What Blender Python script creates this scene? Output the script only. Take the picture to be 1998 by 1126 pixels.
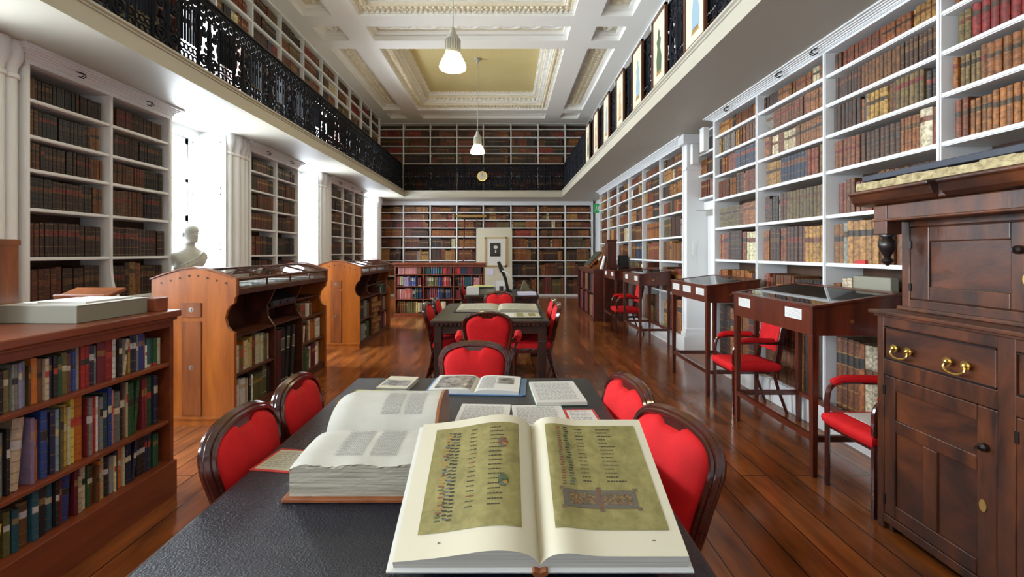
import bpy, math, random
from mathutils import Matrix, Vector
PI = math.pi
rng = random.Random(7)
for o in list(bpy.data.objects):
    bpy.data.objects.remove(o)
SC = bpy.context.scene
COL = SC.collection

# ---------------------------------------------------------------- camera, world, exposure
F, PX, PY, CZ = 900.0, 988.0, 492.0, 1.5          # focal length and principal point in pixels, eye height
cam_d = bpy.data.cameras.new('camera')
cam = bpy.data.objects.new('camera', cam_d)
COL.objects.link(cam)
cam.location = (0, 0, CZ)
cam.rotation_euler = (PI/2, 0, 0)
cam_d.sensor_width = 36
cam_d.lens = 36*F/1998
cam_d.shift_x = (999-PX)/1998
cam_d.shift_y = -(563-PY)/1998
cam_d.clip_start = 0.05
SC.camera = cam
SC.view_settings.view_transform = 'Standard'
SC.view_settings.look = 'None'
SC.view_settings.gamma = 1
SC.view_settings.use_curve_mapping = False
SC.view_settings.exposure = 0.0
W = bpy.data.worlds.new('world')
SC.world = W
W.use_nodes = True
W.node_tree.nodes['Background'].inputs[0].default_value = (0.86, 0.93, 1.0, 1)
W.node_tree.nodes['Background'].inputs[1].default_value = 6.0

def area(name, loc, rot, sx, sy, power, col):
    d = bpy.data.lights.new(name, 'AREA')
    d.shape = 'RECTANGLE'
    d.size, d.size_y, d.energy, d.color = sx, sy, power, col
    o = bpy.data.objects.new(name, d)
    COL.objects.link(o)
    o.location, o.rotation_euler = loc, rot
    return o
DAY = (0.85, 0.93, 1.0)
# openings in the left wall: (y0, y1) at floor level and at gallery level
WIN = [(-2.3, -1.2), (-0.1, 1.05), (2.17, 3.3), (5.58, 6.71), (8.98, 10.0), (13.1, 14.5)]
GWIN = [(1.7, 3.0), (5.9, 7.2), (10.1, 11.5)]
for (a, b) in WIN:                                # daylight standing outside each window
    area('window_daylight', (-5.05, (a+b)/2, 2.0), (0, -PI/2+.50, 0), 2.3, b-a, 380, DAY)
for (a, b) in GWIN:
    area('gallery_daylight', (-5.05, (a+b)/2, 4.4), (0, -PI/2, 0), 0.9, b-a, 420, DAY)

# ---------------------------------------------------------------- materials
def mat(name, col, rough=0.5, metal=0.0, var=0.0, scale=(6, 6, 6), col2=None, bump=0.0, bscale=None, spec=0.5, coat=0.0, detail=4):
    m = bpy.data.materials.new(name)
    m.use_nodes = True
    nt = m.node_tree
    n, l = nt.nodes, nt.links
    b = n['Principled BSDF']
    b.inputs['Base Color'].default_value = (*col, 1)
    b.inputs['Roughness'].default_value = rough
    b.inputs['Metallic'].default_value = metal
    b.inputs['Specular IOR Level'].default_value = spec
    b.inputs['Coat Weight'].default_value = coat
    b.inputs['Coat Roughness'].default_value = 0.15
    if col2 or bump:
        tc = n.new('ShaderNodeTexCoord')
        mp = n.new('ShaderNodeMapping')
        mp.inputs['Scale'].default_value = scale
        l.new(tc.outputs['Object'], mp.inputs['Vector'])
        nz = n.new('ShaderNodeTexNoise')
        nz.inputs['Scale'].default_value = 1.0
        nz.inputs['Detail'].default_value = detail
        nz.inputs['Roughness'].default_value = 0.62
        nz.inputs['Distortion'].default_value = 0.4
        l.new(mp.outputs[0], nz.inputs['Vector'])
        if col2:
            r = n.new('ShaderNodeValToRGB')
            r.color_ramp.elements[0].position = 0.34
            r.color_ramp.elements[1].position = 0.68
            r.color_ramp.elements[0].color = (*col, 1)
            r.color_ramp.elements[1].color = (*col2, 1)
            l.new(nz.outputs['Fac'], r.inputs[0])
            l.new(r.outputs[0], b.inputs['Base Color'])
        if bump:
            src = nz
            if bscale:
                src = n.new('ShaderNodeTexNoise')
                src.inputs['Scale'].default_value = bscale
                src.inputs['Detail'].default_value = 3
                l.new(tc.outputs['Object'], src.inputs['Vector'])
            bp = n.new('ShaderNodeBump')
            bp.inputs['Strength'].default_value = bump
            bp.inputs['Distance'].default_value = 0.01
            l.new(src.outputs['Fac'], bp.inputs['Height'])
            l.new(bp.outputs[0], b.inputs['Normal'])
    return m

M = {}
M['white'] = mat('white_paint', (0.74, 0.75, 0.76), 0.45)
M['soffit'] = mat('soffit_paint', (0.70, 0.71, 0.72), 0.6)
M['cream'] = mat('cream_paint', (0.42, 0.395, 0.33), 0.5)
M['ceil'] = mat('ceiling_paint', (0.86, 0.86, 0.84), 0.7)
M['orn'] = mat('plaster_ornament', (0.82, 0.77, 0.64), 0.8, col2=(0.70, 0.63, 0.47), scale=(14, 14, 14), bump=1.0, bscale=30)
M['yellow'] = mat('yellow_cream_paint', (0.72, 0.60, 0.27), 0.7, col2=(0.76, 0.66, 0.34), scale=(0.8, 0.8, 0.8))
M['shelfback'] = mat('dark_shelf_back', (0.045, 0.022, 0.012), 0.7, col2=(0.08, 0.035, 0.016), scale=(3, 3, 1))
M['mahog'] = mat('red_mahogany', (0.050, 0.010, 0.006), 0.28, col2=(0.115, 0.022, 0.009), scale=(14, 2, 14), coat=0.3)
M['mahogv'] = mat('red_mahogany_upright', (0.048, 0.010, 0.006), 0.28, col2=(0.125, 0.024, 0.009), scale=(16, 16, 1.6), coat=0.3)
M['oak'] = mat('orange_oak', (0.24, 0.060, 0.007), 0.32, col2=(0.43, 0.125, 0.015), scale=(9, 9, 1.1), coat=0.2)
M['oakdark'] = mat('brown_oak_strip', (0.14, 0.036, 0.008), 0.35, col2=(0.28, 0.080, 0.016), scale=(10, 10, 1.4), coat=0.2)
M['press'] = mat('dark_press_wood', (0.045, 0.011, 0.006), 0.4, col2=(0.11, 0.030, 0.013), scale=(8, 2, 8))
M['lowcase'] = mat('reddish_bookcase_wood', (0.16, 0.034, 0.012), 0.34, col2=(0.25, 0.058, 0.019), scale=(12, 1.6, 12), coat=0.2)
M['dresser'] = mat('old_dark_oak', (0.020, 0.008, 0.006), 0.36, col2=(0.115, 0.032, 0.010), scale=(7, 3, 7), bump=0.25, detail=6)
M['dresserv'] = mat('old_dark_oak_upright', (0.020, 0.008, 0.006), 0.36, col2=(0.130, 0.037, 0.011), scale=(8, 8, 2.4), bump=0.25, detail=6)
M['dark'] = mat('near_black_wood', (0.012, 0.008, 0.008), 0.3)
M['tablewood'] = mat('dark_table_wood', (0.022, 0.010, 0.008), 0.3, col2=(0.05, 0.016, 0.010), scale=(5, 5, 5))
M['leather'] = mat('black_tooled_leather', (0.004, 0.008, 0.020), 0.33, spec=0.55, bump=0.5, bscale=190, scale=(30, 30, 30))
M['olive'] = mat('dark_olive_leather', (0.040, 0.044, 0.030), 0.5, bump=0.4, bscale=150, scale=(30, 30, 30))
M['red'] = mat('red_velvet', (0.62, 0.010, 0.014), 0.75, col2=(0.50, 0.007, 0.010), scale=(9, 9, 9), spec=0.25)
M['chairwood'] = mat('polished_chair_frame', (0.040, 0.007, 0.006), 0.14, col2=(0.075, 0.012, 0.008), scale=(10, 10, 10), coat=0.6)
M['iron'] = mat('black_cast_iron', (0.006, 0.007, 0.012), 0.6, spec=0.12)
M['brass'] = mat('brass', (0.62, 0.44, 0.14), 0.3, metal=1.0)
M['steel'] = mat('steel', (0.5, 0.48, 0.44), 0.3, metal=1.0)
M['paper'] = mat('white_paper', (0.62, 0.62, 0.60), 0.7)
M['page'] = mat('cream_page', (0.56, 0.53, 0.42), 0.6)
M['oldpage'] = mat('old_rag_page', (0.52, 0.52, 0.49), 0.8, col2=(0.44, 0.44, 0.40), scale=(5, 5, 5))
M['deckle'] = mat('deckle_edges', (0.52, 0.49, 0.41), 0.9, col2=(0.22, 0.20, 0.15), scale=(5, 5, 260), bump=0.10)
M['pageedge'] = mat('page_edges', (0.60, 0.57, 0.52), 0.8, col2=(0.36, 0.34, 0.31), scale=(1, 1, 300))
M['parch'] = mat('printed_parchment', (0.165, 0.145, 0.050), 0.6, col2=(0.27, 0.24, 0.090), scale=(28, 28, 28), detail=8)
M['ink'] = mat('black_ink', (0.03, 0.025, 0.02), 0.7)
M['greyink'] = mat('grey_print', (0.30, 0.30, 0.31), 0.7)
M['redink'] = mat('red_ink', (0.17, 0.055, 0.03), 0.7)
M['blueink'] = mat('blue_grey_ink', (0.085, 0.105, 0.11), 0.7)
M['greenink'] = mat('green_ink', (0.055, 0.085, 0.035), 0.7)
M['goldink'] = mat('ochre_ink', (0.30, 0.17, 0.04), 0.7)
M['bandink'] = mat('brown_band_ink', (0.095, 0.065, 0.048), 0.7, col2=(0.15, 0.11, 0.06), scale=(120, 120, 120))
M['softprint'] = mat('pale_grey_print', (0.42, 0.42, 0.42), 0.7)
M['photo'] = mat('black_and_white_photo', (0.03, 0.03, 0.032), 0.4, col2=(0.42, 0.42, 0.42), scale=(28, 28, 28), detail=6)
M['redcard'] = mat('red_card', (0.50, 0.035, 0.035), 0.5)
M['navy'] = mat('navy_board', (0.020, 0.026, 0.045), 0.45)
M['greybox'] = mat('olive_grey_board', (0.23, 0.22, 0.17), 0.6)
M['rough'] = mat('rough_pale_stone', (0.50, 0.42, 0.24), 0.9, col2=(0.20, 0.15, 0.07), scale=(30, 30, 40), bump=1.0)
M['marble'] = mat('grey_white_plaster', (0.62, 0.63, 0.58), 0.5, col2=(0.50, 0.51, 0.46), scale=(6, 6, 6))
M['brownleather'] = mat('brown_leather', (0.30, 0.095, 0.030), 0.45, col2=(0.20, 0.06, 0.02), scale=(14, 14, 14))
M['gold'] = mat('gilt_wood', (0.48, 0.33, 0.13), 0.4, metal=0.4)
M['frame'] = mat('brown_picture_frame', (0.10, 0.035, 0.015), 0.35)
M['skin'] = mat('engraving_tint', (0.45, 0.30, 0.16), 0.7)
M['printblue'] = mat('engraving_blue', (0.22, 0.33, 0.42), 0.7)
M['plastic'] = mat('white_plastic', (0.70, 0.71, 0.69), 0.4)
M['blackplastic'] = mat('black_plastic', (0.014, 0.014, 0.016), 0.35)
M['green'] = mat('green_plastic', (0.05, 0.22, 0.05), 0.4)
M['yellowpaper'] = mat('yellow_green_paper', (0.52, 0.55, 0.20), 0.6)
M['lilac'] = mat('lilac_paper', (0.62, 0.60, 0.78), 0.6)
M['lampbody'] = mat('grey_lamp_body', (0.42, 0.41, 0.36), 0.45)
M['bluecard'] = mat('blue_card', (0.10, 0.22, 0.42), 0.5)
M['map'] = mat('aged_map_paper', (0.58, 0.55, 0.44), 0.6, col2=(0.40, 0.40, 0.30), scale=(9, 9, 9))

def emit(name, col, s):
    m = bpy.data.materials.new(name)
    m.use_nodes = True
    nt = m.node_tree
    nt.nodes.remove(nt.nodes['Principled BSDF'])
    e = nt.nodes.new('ShaderNodeEmission')
    e.inputs[0].default_value = (*col, 1)
    e.inputs[1].default_value = s
    nt.links.new(e.outputs[0], nt.nodes['Material Output'].inputs[0])
    return m
M['glow'] = emit('lit_glass_shade', (1.0, 0.84, 0.42), 30.0)
M['exit'] = emit('lit_green_sign', (0.05, 0.5, 0.14), 0.45)

def glass(name, tint, refl):
    m = bpy.data.materials.new(name)
    m.use_nodes = True
    nt = m.node_tree
    n, l = nt.nodes, nt.links
    n.remove(n['Principled BSDF'])
    t = n.new('ShaderNodeBsdfTransparent')
    t.inputs[0].default_value = (*tint, 1)
    g = n.new('ShaderNodeBsdfGlossy')
    g.inputs['Roughness'].default_value = 0.02
    fr = n.new('ShaderNodeFresnel')
    fr.inputs[0].default_value = refl
    mx = n.new('ShaderNodeMixShader')
    l.new(fr.outputs[0], mx.inputs[0])
    l.new(t.outputs[0], mx.inputs[1])
    l.new(g.outputs[0], mx.inputs[2])
    l.new(mx.outputs[0], n['Material Output'].inputs[0])
    return m
M['pane'] = glass('window_glass', (0.97, 0.98, 0.98), 1.05)
M['glass'] = glass('display_glass', (0.90, 0.92, 0.92), 1.9)

# floor boards, running down the length of the room
def floor_mat():
    m = bpy.data.materials.new('polished_floorboards')
    m.use_nodes = True
    nt = m.node_tree
    n, l = nt.nodes, nt.links
    b = n['Principled BSDF']
    tc = n.new('ShaderNodeTexCoord')
    mp = n.new('ShaderNodeMapping')
    mp.inputs['Rotation'].default_value = (0, 0, PI/2)
    l.new(tc.outputs['Object'], mp.inputs['Vector'])
    br = n.new('ShaderNodeTexBrick')
    br.inputs['Scale'].default_value = 1.0
    br.inputs['Brick Width'].default_value = 3.1
    br.inputs['Row Height'].default_value = 0.175
    br.inputs['Mortar Size'].default_value = 0.0042
    br.inputs['Mortar Smooth'].default_value = 0.3
    br.inputs['Color1'].default_value = (0.165, 0.042, 0.011, 1)
    br.inputs['Color2'].default_value = (0.30, 0.098, 0.024, 1)
    br.inputs['Mortar'].default_value = (0.012, 0.005, 0.003, 1)
    l.new(mp.outputs[0], br.inputs['Vector'])
    mp2 = n.new('ShaderNodeMapping')
    mp2.inputs['Scale'].default_value = (9, 1.8, 1)
    l.new(tc.outputs['Object'], mp2.inputs['Vector'])
    nz = n.new('ShaderNodeTexNoise')
    nz.inputs['Scale'].default_value = 1
    nz.inputs['Detail'].default_value = 6
    l.new(mp2.outputs[0], nz.inputs['Vector'])
    r = n.new('ShaderNodeValToRGB')
    r.color_ramp.elements[0].position = 0.3
    r.color_ramp.elements[0].color = (0.42, 0.40, 0.40, 1)
    r.color_ramp.elements[1].position = 0.72
    r.color_ramp.elements[1].color = (1.35, 1.3, 1.2, 1)
    l.new(nz.outputs['Fac'], r.inputs[0])
    mx = n.new('ShaderNodeMixRGB')
    mx.blend_type = 'MULTIPLY'
    mx.inputs[0].default_value = 1
    l.new(br.outputs['Color'], mx.inputs[1])
    l.new(r.outputs[0], mx.inputs[2])
    l.new(mx.outputs[0], b.inputs['Base Color'])
    nz2 = n.new('ShaderNodeTexNoise')
    nz2.inputs['Scale'].default_value = 5
    nz2.inputs['Detail'].default_value = 5
    l.new(tc.outputs['Object'], nz2.inputs['Vector'])
    mr = n.new('ShaderNodeMapRange')
    mr.inputs['To Min'].default_value = 0.07
    mr.inputs['To Max'].default_value = 0.27
    l.new(nz2.outputs['Fac'], mr.inputs['Value'])
    l.new(mr.outputs[0], b.inputs['Roughness'])
    bp = n.new('ShaderNodeBump')
    bp.inputs['Strength'].default_value = 0.08
    bp.inputs['Distance'].default_value = 0.01
    ad = n.new('ShaderNodeMath')
    ad.operation = 'SUBTRACT'
    l.new(nz2.outputs['Fac'], ad.inputs[0])
    l.new(br.outputs['Fac'], ad.inputs[1])
    l.new(ad.outputs[0], bp.inputs['Height'])
    l.new(bp.outputs[0], b.inputs['Normal'])
    return m
M['floor'] = floor_mat()

def book_mat(name='book_binding', lo=(0.42, 0.39, 0.36), hi=(1.28, 1.24, 1.16), sc=42):
    m = bpy.data.materials.new(name)
    m.use_nodes = True
    nt = m.node_tree
    n, l = nt.nodes, nt.links
    b = n['Principled BSDF']
    b.inputs['Roughness'].default_value = 0.5
    a = n.new('ShaderNodeAttribute')
    a.attribute_name = 'Col'
    g = n.new('ShaderNodeNewGeometry')
    nz = n.new('ShaderNodeTexNoise')
    nz.inputs['Scale'].default_value = sc
    nz.inputs['Detail'].default_value = 4
    l.new(g.outputs['Position'], nz.inputs['Vector'])
    r = n.new('ShaderNodeValToRGB')
    r.color_ramp.elements[0].position = 0.32
    r.color_ramp.elements[0].color = (*lo, 1)
    r.color_ramp.elements[1].position = 0.66
    r.color_ramp.elements[1].color = (*hi, 1)
    l.new(nz.outputs['Fac'], r.inputs[0])
    mx = n.new('ShaderNodeMixRGB')
    mx.blend_type = 'MULTIPLY'
    mx.inputs[0].default_value = 1
    l.new(a.outputs['Color'], mx.inputs[1])
    l.new(r.outputs[0], mx.inputs[2])
    l.new(mx.outputs[0], b.inputs['Base Color'])
    return m
M['book'] = book_mat()
M['cloth'] = book_mat('cloth_binding', (0.85, 0.85, 0.85), (1.12, 1.12, 1.12), 60)

# ---------------------------------------------------------------- mesh helpers
class MB:
    def __init__(s):
        s.v, s.f, s.m, s.c, s.x, s.cur, s.col = [], [], [], [], None, 0, None
    def add(s, vs, fs, m=None, cols=None):
        k = len(s.v)
        if s.x is not None:
            vs = [s.x @ Vector(p) for p in vs]
        s.v.extend(tuple(p) for p in vs)
        mi = s.cur if m is None else m
        for i, f in enumerate(fs):
            s.f.append(tuple(q+k for q in f))
            s.m.append(mi)
            s.c.append(cols[i] if cols else s.col)
        return s
    def box(s, x0, x1, y0, y1, z0, z1, m=None):
        if x0 > x1: x0, x1 = x1, x0
        if y0 > y1: y0, y1 = y1, y0
        if z0 > z1: z0, z1 = z1, z0
        return s.add([(x0,y0,z0),(x1,y0,z0),(x1,y1,z0),(x0,y1,z0),(x0,y0,z1),(x1,y0,z1),(x1,y1,z1),(x0,y1,z1)],
              [(3,2,1,0),(4,5,6,7),(0,1,5,4),(1,2,6,5),(2,3,7,6),(3,0,4,7)], m)
    def prism(s, poly, axis, a, b, m=None):
        # poly: list of 2D points; axis 'x': (y,z), 'y': (x,z), 'z': (x,y)
        def pt(p, t):
            return {'x': (t, p[0], p[1]), 'y': (p[0], t, p[1]), 'z': (p[0], p[1], t)}[axis]
        n = len(poly)
        ar = sum(poly[i][0]*poly[(i+1) % n][1]-poly[(i+1) % n][0]*poly[i][1] for i in range(n))
        if (ar < 0) != (axis == 'y'):
            poly = poly[::-1]
        if a > b: a, b = b, a
        vs = [pt(p, a) for p in poly]+[pt(p, b) for p in poly]
        fs = [tuple(range(n-1, -1, -1)), tuple(range(n, 2*n))]
        for i in range(n):
            j = (i+1) % n
            fs.append((i, j, n+j, n+i))
        return s.add(vs, fs, m)
    def tube(s, pts, r, n=8, closed=False, m=None, up=None, sx=1.0):
        pts = [Vector(p) for p in pts]
        N = len(pts)
        rr = r if isinstance(r, (list, tuple)) else [r]*N
        vs, fs = [], []
        pu = None
        for i, p in enumerate(pts):
            if closed:
                t = pts[(i+1) % N]-pts[i-1]
            else:
                t = pts[min(i+1, N-1)]-pts[max(i-1, 0)]
            if t.length < 1e-9: t = Vector((0, 0, 1))
            t.normalize()
            if up is not None:
                u = Vector(up)
            else:
                u = pu if pu is not None else (Vector((0, 0, 1)) if abs(t.z) < 0.9 else Vector((1, 0, 0)))
            u = u-t*u.dot(t)
            if u.length < 1e-6:
                u = t.orthogonal()
            u.normalize()
            pu = u
            w = t.cross(u)
            for k in range(n):
                a = 2*PI*k/n
                vs.append(p+u*(math.cos(a)*rr[i]*sx)+w*(math.sin(a)*rr[i]))
        for i in range(N if closed else N-1):
            j = (i+1) % N
            for k in range(n):
                q = (k+1) % n
                fs.append((i*n+k, i*n+q, j*n+q, j*n+k))
        if not closed:
            fs.append(tuple(range(n-1, -1, -1)))
            fs.append(tuple((N-1)*n+k for k in range(n)))
        return s.add(vs, fs, m)
    def lathe(s, prof, c=(0, 0, 0), n=20, axis='z', m=None, sy=1.0):
        vs, fs = [], []
        K = len(prof)
        for (r, h) in prof:
            for k in range(n):
                a = 2*PI*k/n
                q = (r*math.cos(a), r*math.sin(a)*sy, h)
                if axis == 'x': q = (q[2], q[0], q[1])
                elif axis == 'y': q = (q[1], q[2], q[0])
                vs.append((c[0]+q[0], c[1]+q[1], c[2]+q[2]))
        for i in range(K-1):
            for k in range(n):
                q = (k+1) % n
                fs.append((i*n+k, i*n+q, (i+1)*n+q, (i+1)*n+k))
        fs.append(tuple(range(n-1, -1, -1)))
        fs.append(tuple((K-1)*n+k for k in range(n)))
        return s.add(vs, fs, m)
    def ball(s, c, r, n=12, m=None):
        rx, ry, rz = r if isinstance(r, (tuple, list)) else (r, r, r)
        K = max(4, n//2)
        vs, fs = [], []
        for i in range(1, K):
            a = PI*i/K
            for k in range(n):
                b = 2*PI*k/n
                vs.append((c[0]+rx*math.sin(a)*math.cos(b), c[1]+ry*math.sin(a)*math.sin(b), c[2]-rz*math.cos(a)))
        for i in range(K-2):
            for k in range(n):
                q = (k+1) % n
                fs.append((i*n+k, i*n+q, (i+1)*n+q, (i+1)*n+k))
        b0, t0 = len(vs), len(vs)+1
        vs.append((c[0], c[1], c[2]-rz)); vs.append((c[0], c[1], c[2]+rz))
        for k in range(n):
            q = (k+1) % n
            fs.append((b0, q, k))
            fs.append((t0, (K-2)*n+k, (K-2)*n+q))
        return s.add(vs, fs, m)
    def quad(s, a, b, c, d, m=None):
        return s.add([a, b, c, d], [(0, 1, 2, 3)], m)
    def grid(s, fn, nu, nv, m=None, flip=False):
        vs = [fn(i/nu, j/nv) for j in range(nv+1) for i in range(nu+1)]
        fs = []
        for j in range(nv):
            for i in range(nu):
                q = (j*(nu+1)+i, j*(nu+1)+i+1, (j+1)*(nu+1)+i+1, (j+1)*(nu+1)+i)
                fs.append(q[::-1] if flip else q)
        return s.add(vs, fs, m)

ORIG = {}
def tag(o, label=None, cat=None, group=None, kind=None):
    if label: o['label'] = label
    if cat: o['category'] = cat
    if group: o['group'] = group
    if kind: o['kind'] = kind
    return o
def thing(name, label, cat, loc=(0, 0, 0), group=None):
    o = bpy.data.objects.new(name, None)
    o.empty_display_size = 0.1
    COL.objects.link(o)
    o.location = loc
    ORIG[o.name] = Vector(loc)
    return tag(o, label, cat, group)
def obj(name, mb, ms, parent=None, smooth=False, bevel=0.0, label=None, origin=None, angle=38):
    me = bpy.data.meshes.new(name)
    og = ORIG[parent.name] if parent else (Vector(origin) if origin else Vector((0, 0, 0)))
    me.from_pydata([(p[0]-og.x, p[1]-og.y, p[2]-og.z) for p in mb.v], [], mb.f)
    if not isinstance(ms, (list, tuple)): ms = [ms]
    for m in ms:
        me.materials.append(M[m] if isinstance(m, str) else m)
    if len(ms) > 1:
        me.polygons.foreach_set('material_index', mb.m)
    if any(c is not None for c in mb.c):
        at = me.attributes.new('Col', 'FLOAT_COLOR', 'FACE')
        fl = []
        for c in mb.c: fl.extend((c[0], c[1], c[2], 1.0))
        at.data.foreach_set('color', fl)
    if smooth:
        me.polygons.foreach_set('use_smooth', [True]*len(me.polygons))
        me.set_sharp_from_angle(angle=math.radians(angle))
    me.update()
    o = bpy.data.objects.new(name, me)
    COL.objects.link(o)
    if parent:
        o.parent = parent
    else:
        o.location = og
    ORIG[o.name] = og
    if bevel:
        b = o.modifiers.new('bevel', 'BEVEL')
        b.width, b.segments, b.limit_method = bevel, 2, 'ANGLE'
        b.angle_limit = math.radians(40)
    if label: o['label'] = label
    return o
def struct(name, mb, ms, parent=None, **k):
    o = obj(name, mb, ms, parent, **k)
    if not parent: o['kind'] = 'structure'
    return o
def one(name, mb, ms, label, cat, group=None, origin=None, **k):
    if origin is None:
        xs = [p[0] for p in mb.v]; ys = [p[1] for p in mb.v]
        origin = ((min(xs)+max(xs))/2, (min(ys)+max(ys))/2, min(p[2] for p in mb.v))
    return tag(obj(name, mb, ms, None, origin=origin, **k), label, cat, group)
def copy_tree(o, parent=None):
    c = o.copy()
    COL.objects.link(c)
    ORIG[c.name] = ORIG[o.name]
    if parent: c.parent = parent
    for ch in list(o.children):
        copy_tree(ch, c)
    return c
def spline(pts, k=6, closed=False):
    out = []
    n = len(pts)
    P = [Vector(p) for p in pts]
    for i in range(n if closed else n-1):
        a = P[(i-1) % n] if (closed or i > 0) else P[0]
        b, c = P[i], P[(i+1) % n]
        d = P[(i+2) % n] if (closed or i+2 < n) else P[n-1]
        for q in range(k):
            t = q/k
            out.append(0.5*((2*b)+(c-a)*t+(2*a-5*b+4*c-d)*t*t+(3*b-a-3*c+d)*t*t*t))
    if not closed: out.append(P[-1])
    return out
def ordn(n):
    s = 'th' if 10 <= n % 100 <= 20 else {1: 'st', 2: 'nd', 3: 'rd'}.get(n % 10, 'th')
    return f'{n}{s}'

# ---------------------------------------------------------------- the room
XL, XR, YB, YF = -4.45, 3.06, -3.0, 16.1
ZS, ZG, ZC = 3.24, 3.45, 5.90           # gallery underside, gallery floor, ceiling beams
struct('floor', MB().box(-4.8, 3.3, YB-0.2, YF+0.2, -0.1, 0), 'floor')
struct('wall_far', MB().box(-4.8, 3.3, YF, YF+0.2, 0, 6.5), 'white')
struct('wall_back', MB().box(-4.8, 3.3, YB-0.2, YB, 0, 6.5), 'white')
struct('wall_right', MB().box(XR, XR+0.2, YB, YF, 0, 6.5), 'white')
wl = MB()
def wall_band(w, x0, x1, z0, z1, wins, za, zb):
    y = YB
    for (a, b) in wins:
        w.box(x0, x1, y, a, z0, z1)
        w.box(x0, x1, a, b, z0, za)
        w.box(x0, x1, a, b, zb, z1)
        y = b
    w.box(x0, x1, y, YF, z0, z1)
wall_band(wl, XL-0.3, XL, 0, ZG, WIN, 0.85, 3.15)
wall_band(wl, XL-0.3, XL, ZG, 6.5, GWIN, 3.95, 4.86)
struct('wall_left', wl, 'white')
for i, (a, b) in enumerate(WIN):
    x = XL-0.2
    w = MB()
    for (y0, y1) in ((a, a+0.07), (b-0.07, b), ((a+b)/2-0.012, (a+b)/2+0.012)):
        w.box(x-0.03, x+0.03, y0, y1, 0.9, 3.15)
    for z in (0.9, 1.45, 1.98, 2.52, 3.09):
        t = 0.03 if z in (0.9, 1.98, 3.09) else 0.012
        w.box(x-0.03, x+0.03, a, b, z-t, z+t+0.02)
    wo = struct(f'window_{i+1}', w, 'white')
    obj('pane', MB().box(x-0.004, x+0.004, a+0.05, b-0.05, 0.9, 3.12), 'pane', wo)
    obj('window_sill', MB().box(XL-0.17, XL+0.06, a+0.01, b-0.01, 0.85, 0.89), 'white', wo)
    sh = MB()                                   # panelled shutters folded into the reveals
    for (yy, s) in ((b, -1), (a, 1)):
        sh.box(XL-0.16, -4.07, yy+s*0.001, yy+s*0.025, 0.9, 3.2)
        for (z0, z1) in ((1.0, 1.55), (1.62, 2.35), (2.42, 3.1)):
            for (p, q) in ((z0, z0+0.02), (z1-0.02, z1)):
                sh.box(XL-0.10, -4.13, yy+s*0.025, yy+s*0.034, p, q)
            for (p, q) in ((XL-0.10, XL-0.08), (-4.15, -4.13)):
                sh.box(p, q, yy+s*0.025, yy+s*0.034, z0, z1)
    obj('shutter', sh, 'white', wo)
for i, (a, b) in enumerate(GWIN):
    x = XL-0.2
    w = MB()
    for (y0, y1) in ((a, a+0.06), (b-0.06, b), ((a+b)/2-0.015, (a+b)/2+0.015)):
        w.box(x-0.03, x+0.03, y0, y1, 3.95, 4.86)
    for z in (3.97, 4.4, 4.84):
        w.box(x-0.03, x+0.03, a, b, z-0.02, z+0.02)
    wo = struct(f'window_{i+7}', w, 'white')
    obj('pane', MB().box(x-0.004, x+0.004, a+0.05, b-0.05, 3.97, 4.84), 'pane', wo)

# clustered pilasters between the windows and the left-hand cases
def pilaster(n, a, b):
    w = MB()
    x = -4.05
    w.box(XL, x-0.05, a, b, 0, ZS)
    k = (b-a)
    for (s, r) in ((0.14, 0.055), (0.42, 0.075), (0.70, 0.055), (0.90, 0.045)):
        prof = [(r+0.035, 0), (r+0.035, 0.2), (r, 0.26), (r, 2.93), (r+0.015, 2.94), (r+0.015, 2.97), (r, 2.98), (r+0.005, 3.03), (r+0.03, 3.08), (r+0.04, 3.12), (r+0.04, ZS)]
        w.lathe(prof, (x-0.045, a+s*k, 0), 14)
    struct(f'trim_{n}', w, 'white', smooth=True)
for n, (a, b) in enumerate(((3.3, 3.86), (6.71, 7.28), (10.0, 10.63), (14.5, 15.0), (1.05, 1.6))):
    pilaster(n+1, a, b)
# the wall behind the cases comes forward to carry them: solid piers
# gallery floor: a U of slabs with a moulded edge
def edge_profile(d):
    # (outward, z) profile of the fascia
    return [(0.0, ZS), (0.02, ZS), (0.02, ZS+0.02), (0.0, ZS+0.025), (0.0, ZG-0.05), (0.015, ZG-0.045), (0.015, ZG-0.03), (0.035, ZG-0.02), (0.035, ZG), (0.0, ZG)]
GXL, GXR, GYF = -3.24, 1.78, 14.6
g = MB()
g.box(XL, GXL, YB, YF, ZS, ZG)
g.box(GXR, XR, YB, YF, ZS, ZG)
g.box(GXL, GXR, GYF, YF, ZS, ZG)
pr = edge_profile(1)
g.prism([(GXL-0.001+a, z) for a, z in pr], 'y', YB, GYF)
g.prism([(GXR+0.001-a, z) for a, z in pr], 'y', YB, GYF)
g.prism([(GYF+0.001-a, z) for a, z in pr], 'x', GXL, GXR)
struct('trim_6', g, 'cream', label='gallery floor with a plain cream fascia')

# coffered ceiling
c = MB()
XS = [-4.8, -3.8, -3.25, -2.75, 1.26, 1.76, 2.35, 3.3]
YS = [YB-0.2, -2.36, -1.76, -1.4, 2.95, 3.32, 3.92, 4.3, 8.6, 9.0, 9.6, 9.98, 14.3, 14.62, 15.2, YF+0.2]
HOLEY = [(-2.36, -1.76), (-1.4, 2.95), (3.32, 3.92), (4.3, 8.6), (9.0, 9.6), (9.98, 14.3), (14.62, 15.2)]
HOLEX = [(-3.8, -3.25), (-2.75, 1.26), (1.76, 2.35)]
for i in range(len(XS)-1):
    for j in range(len(YS)-1):
        if (XS[i], XS[i+1]) in HOLEX and (YS[j], YS[j+1]) in HOLEY: continue
        c.box(XS[i], XS[i+1], YS[j], YS[j+1], ZC, ZC+0.5)
c.box(-4.8, 3.3, YB-0.2, YF+0.2, ZC+0.5, ZC+0.6)
struct('ceiling', c, 'ceil')
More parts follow.
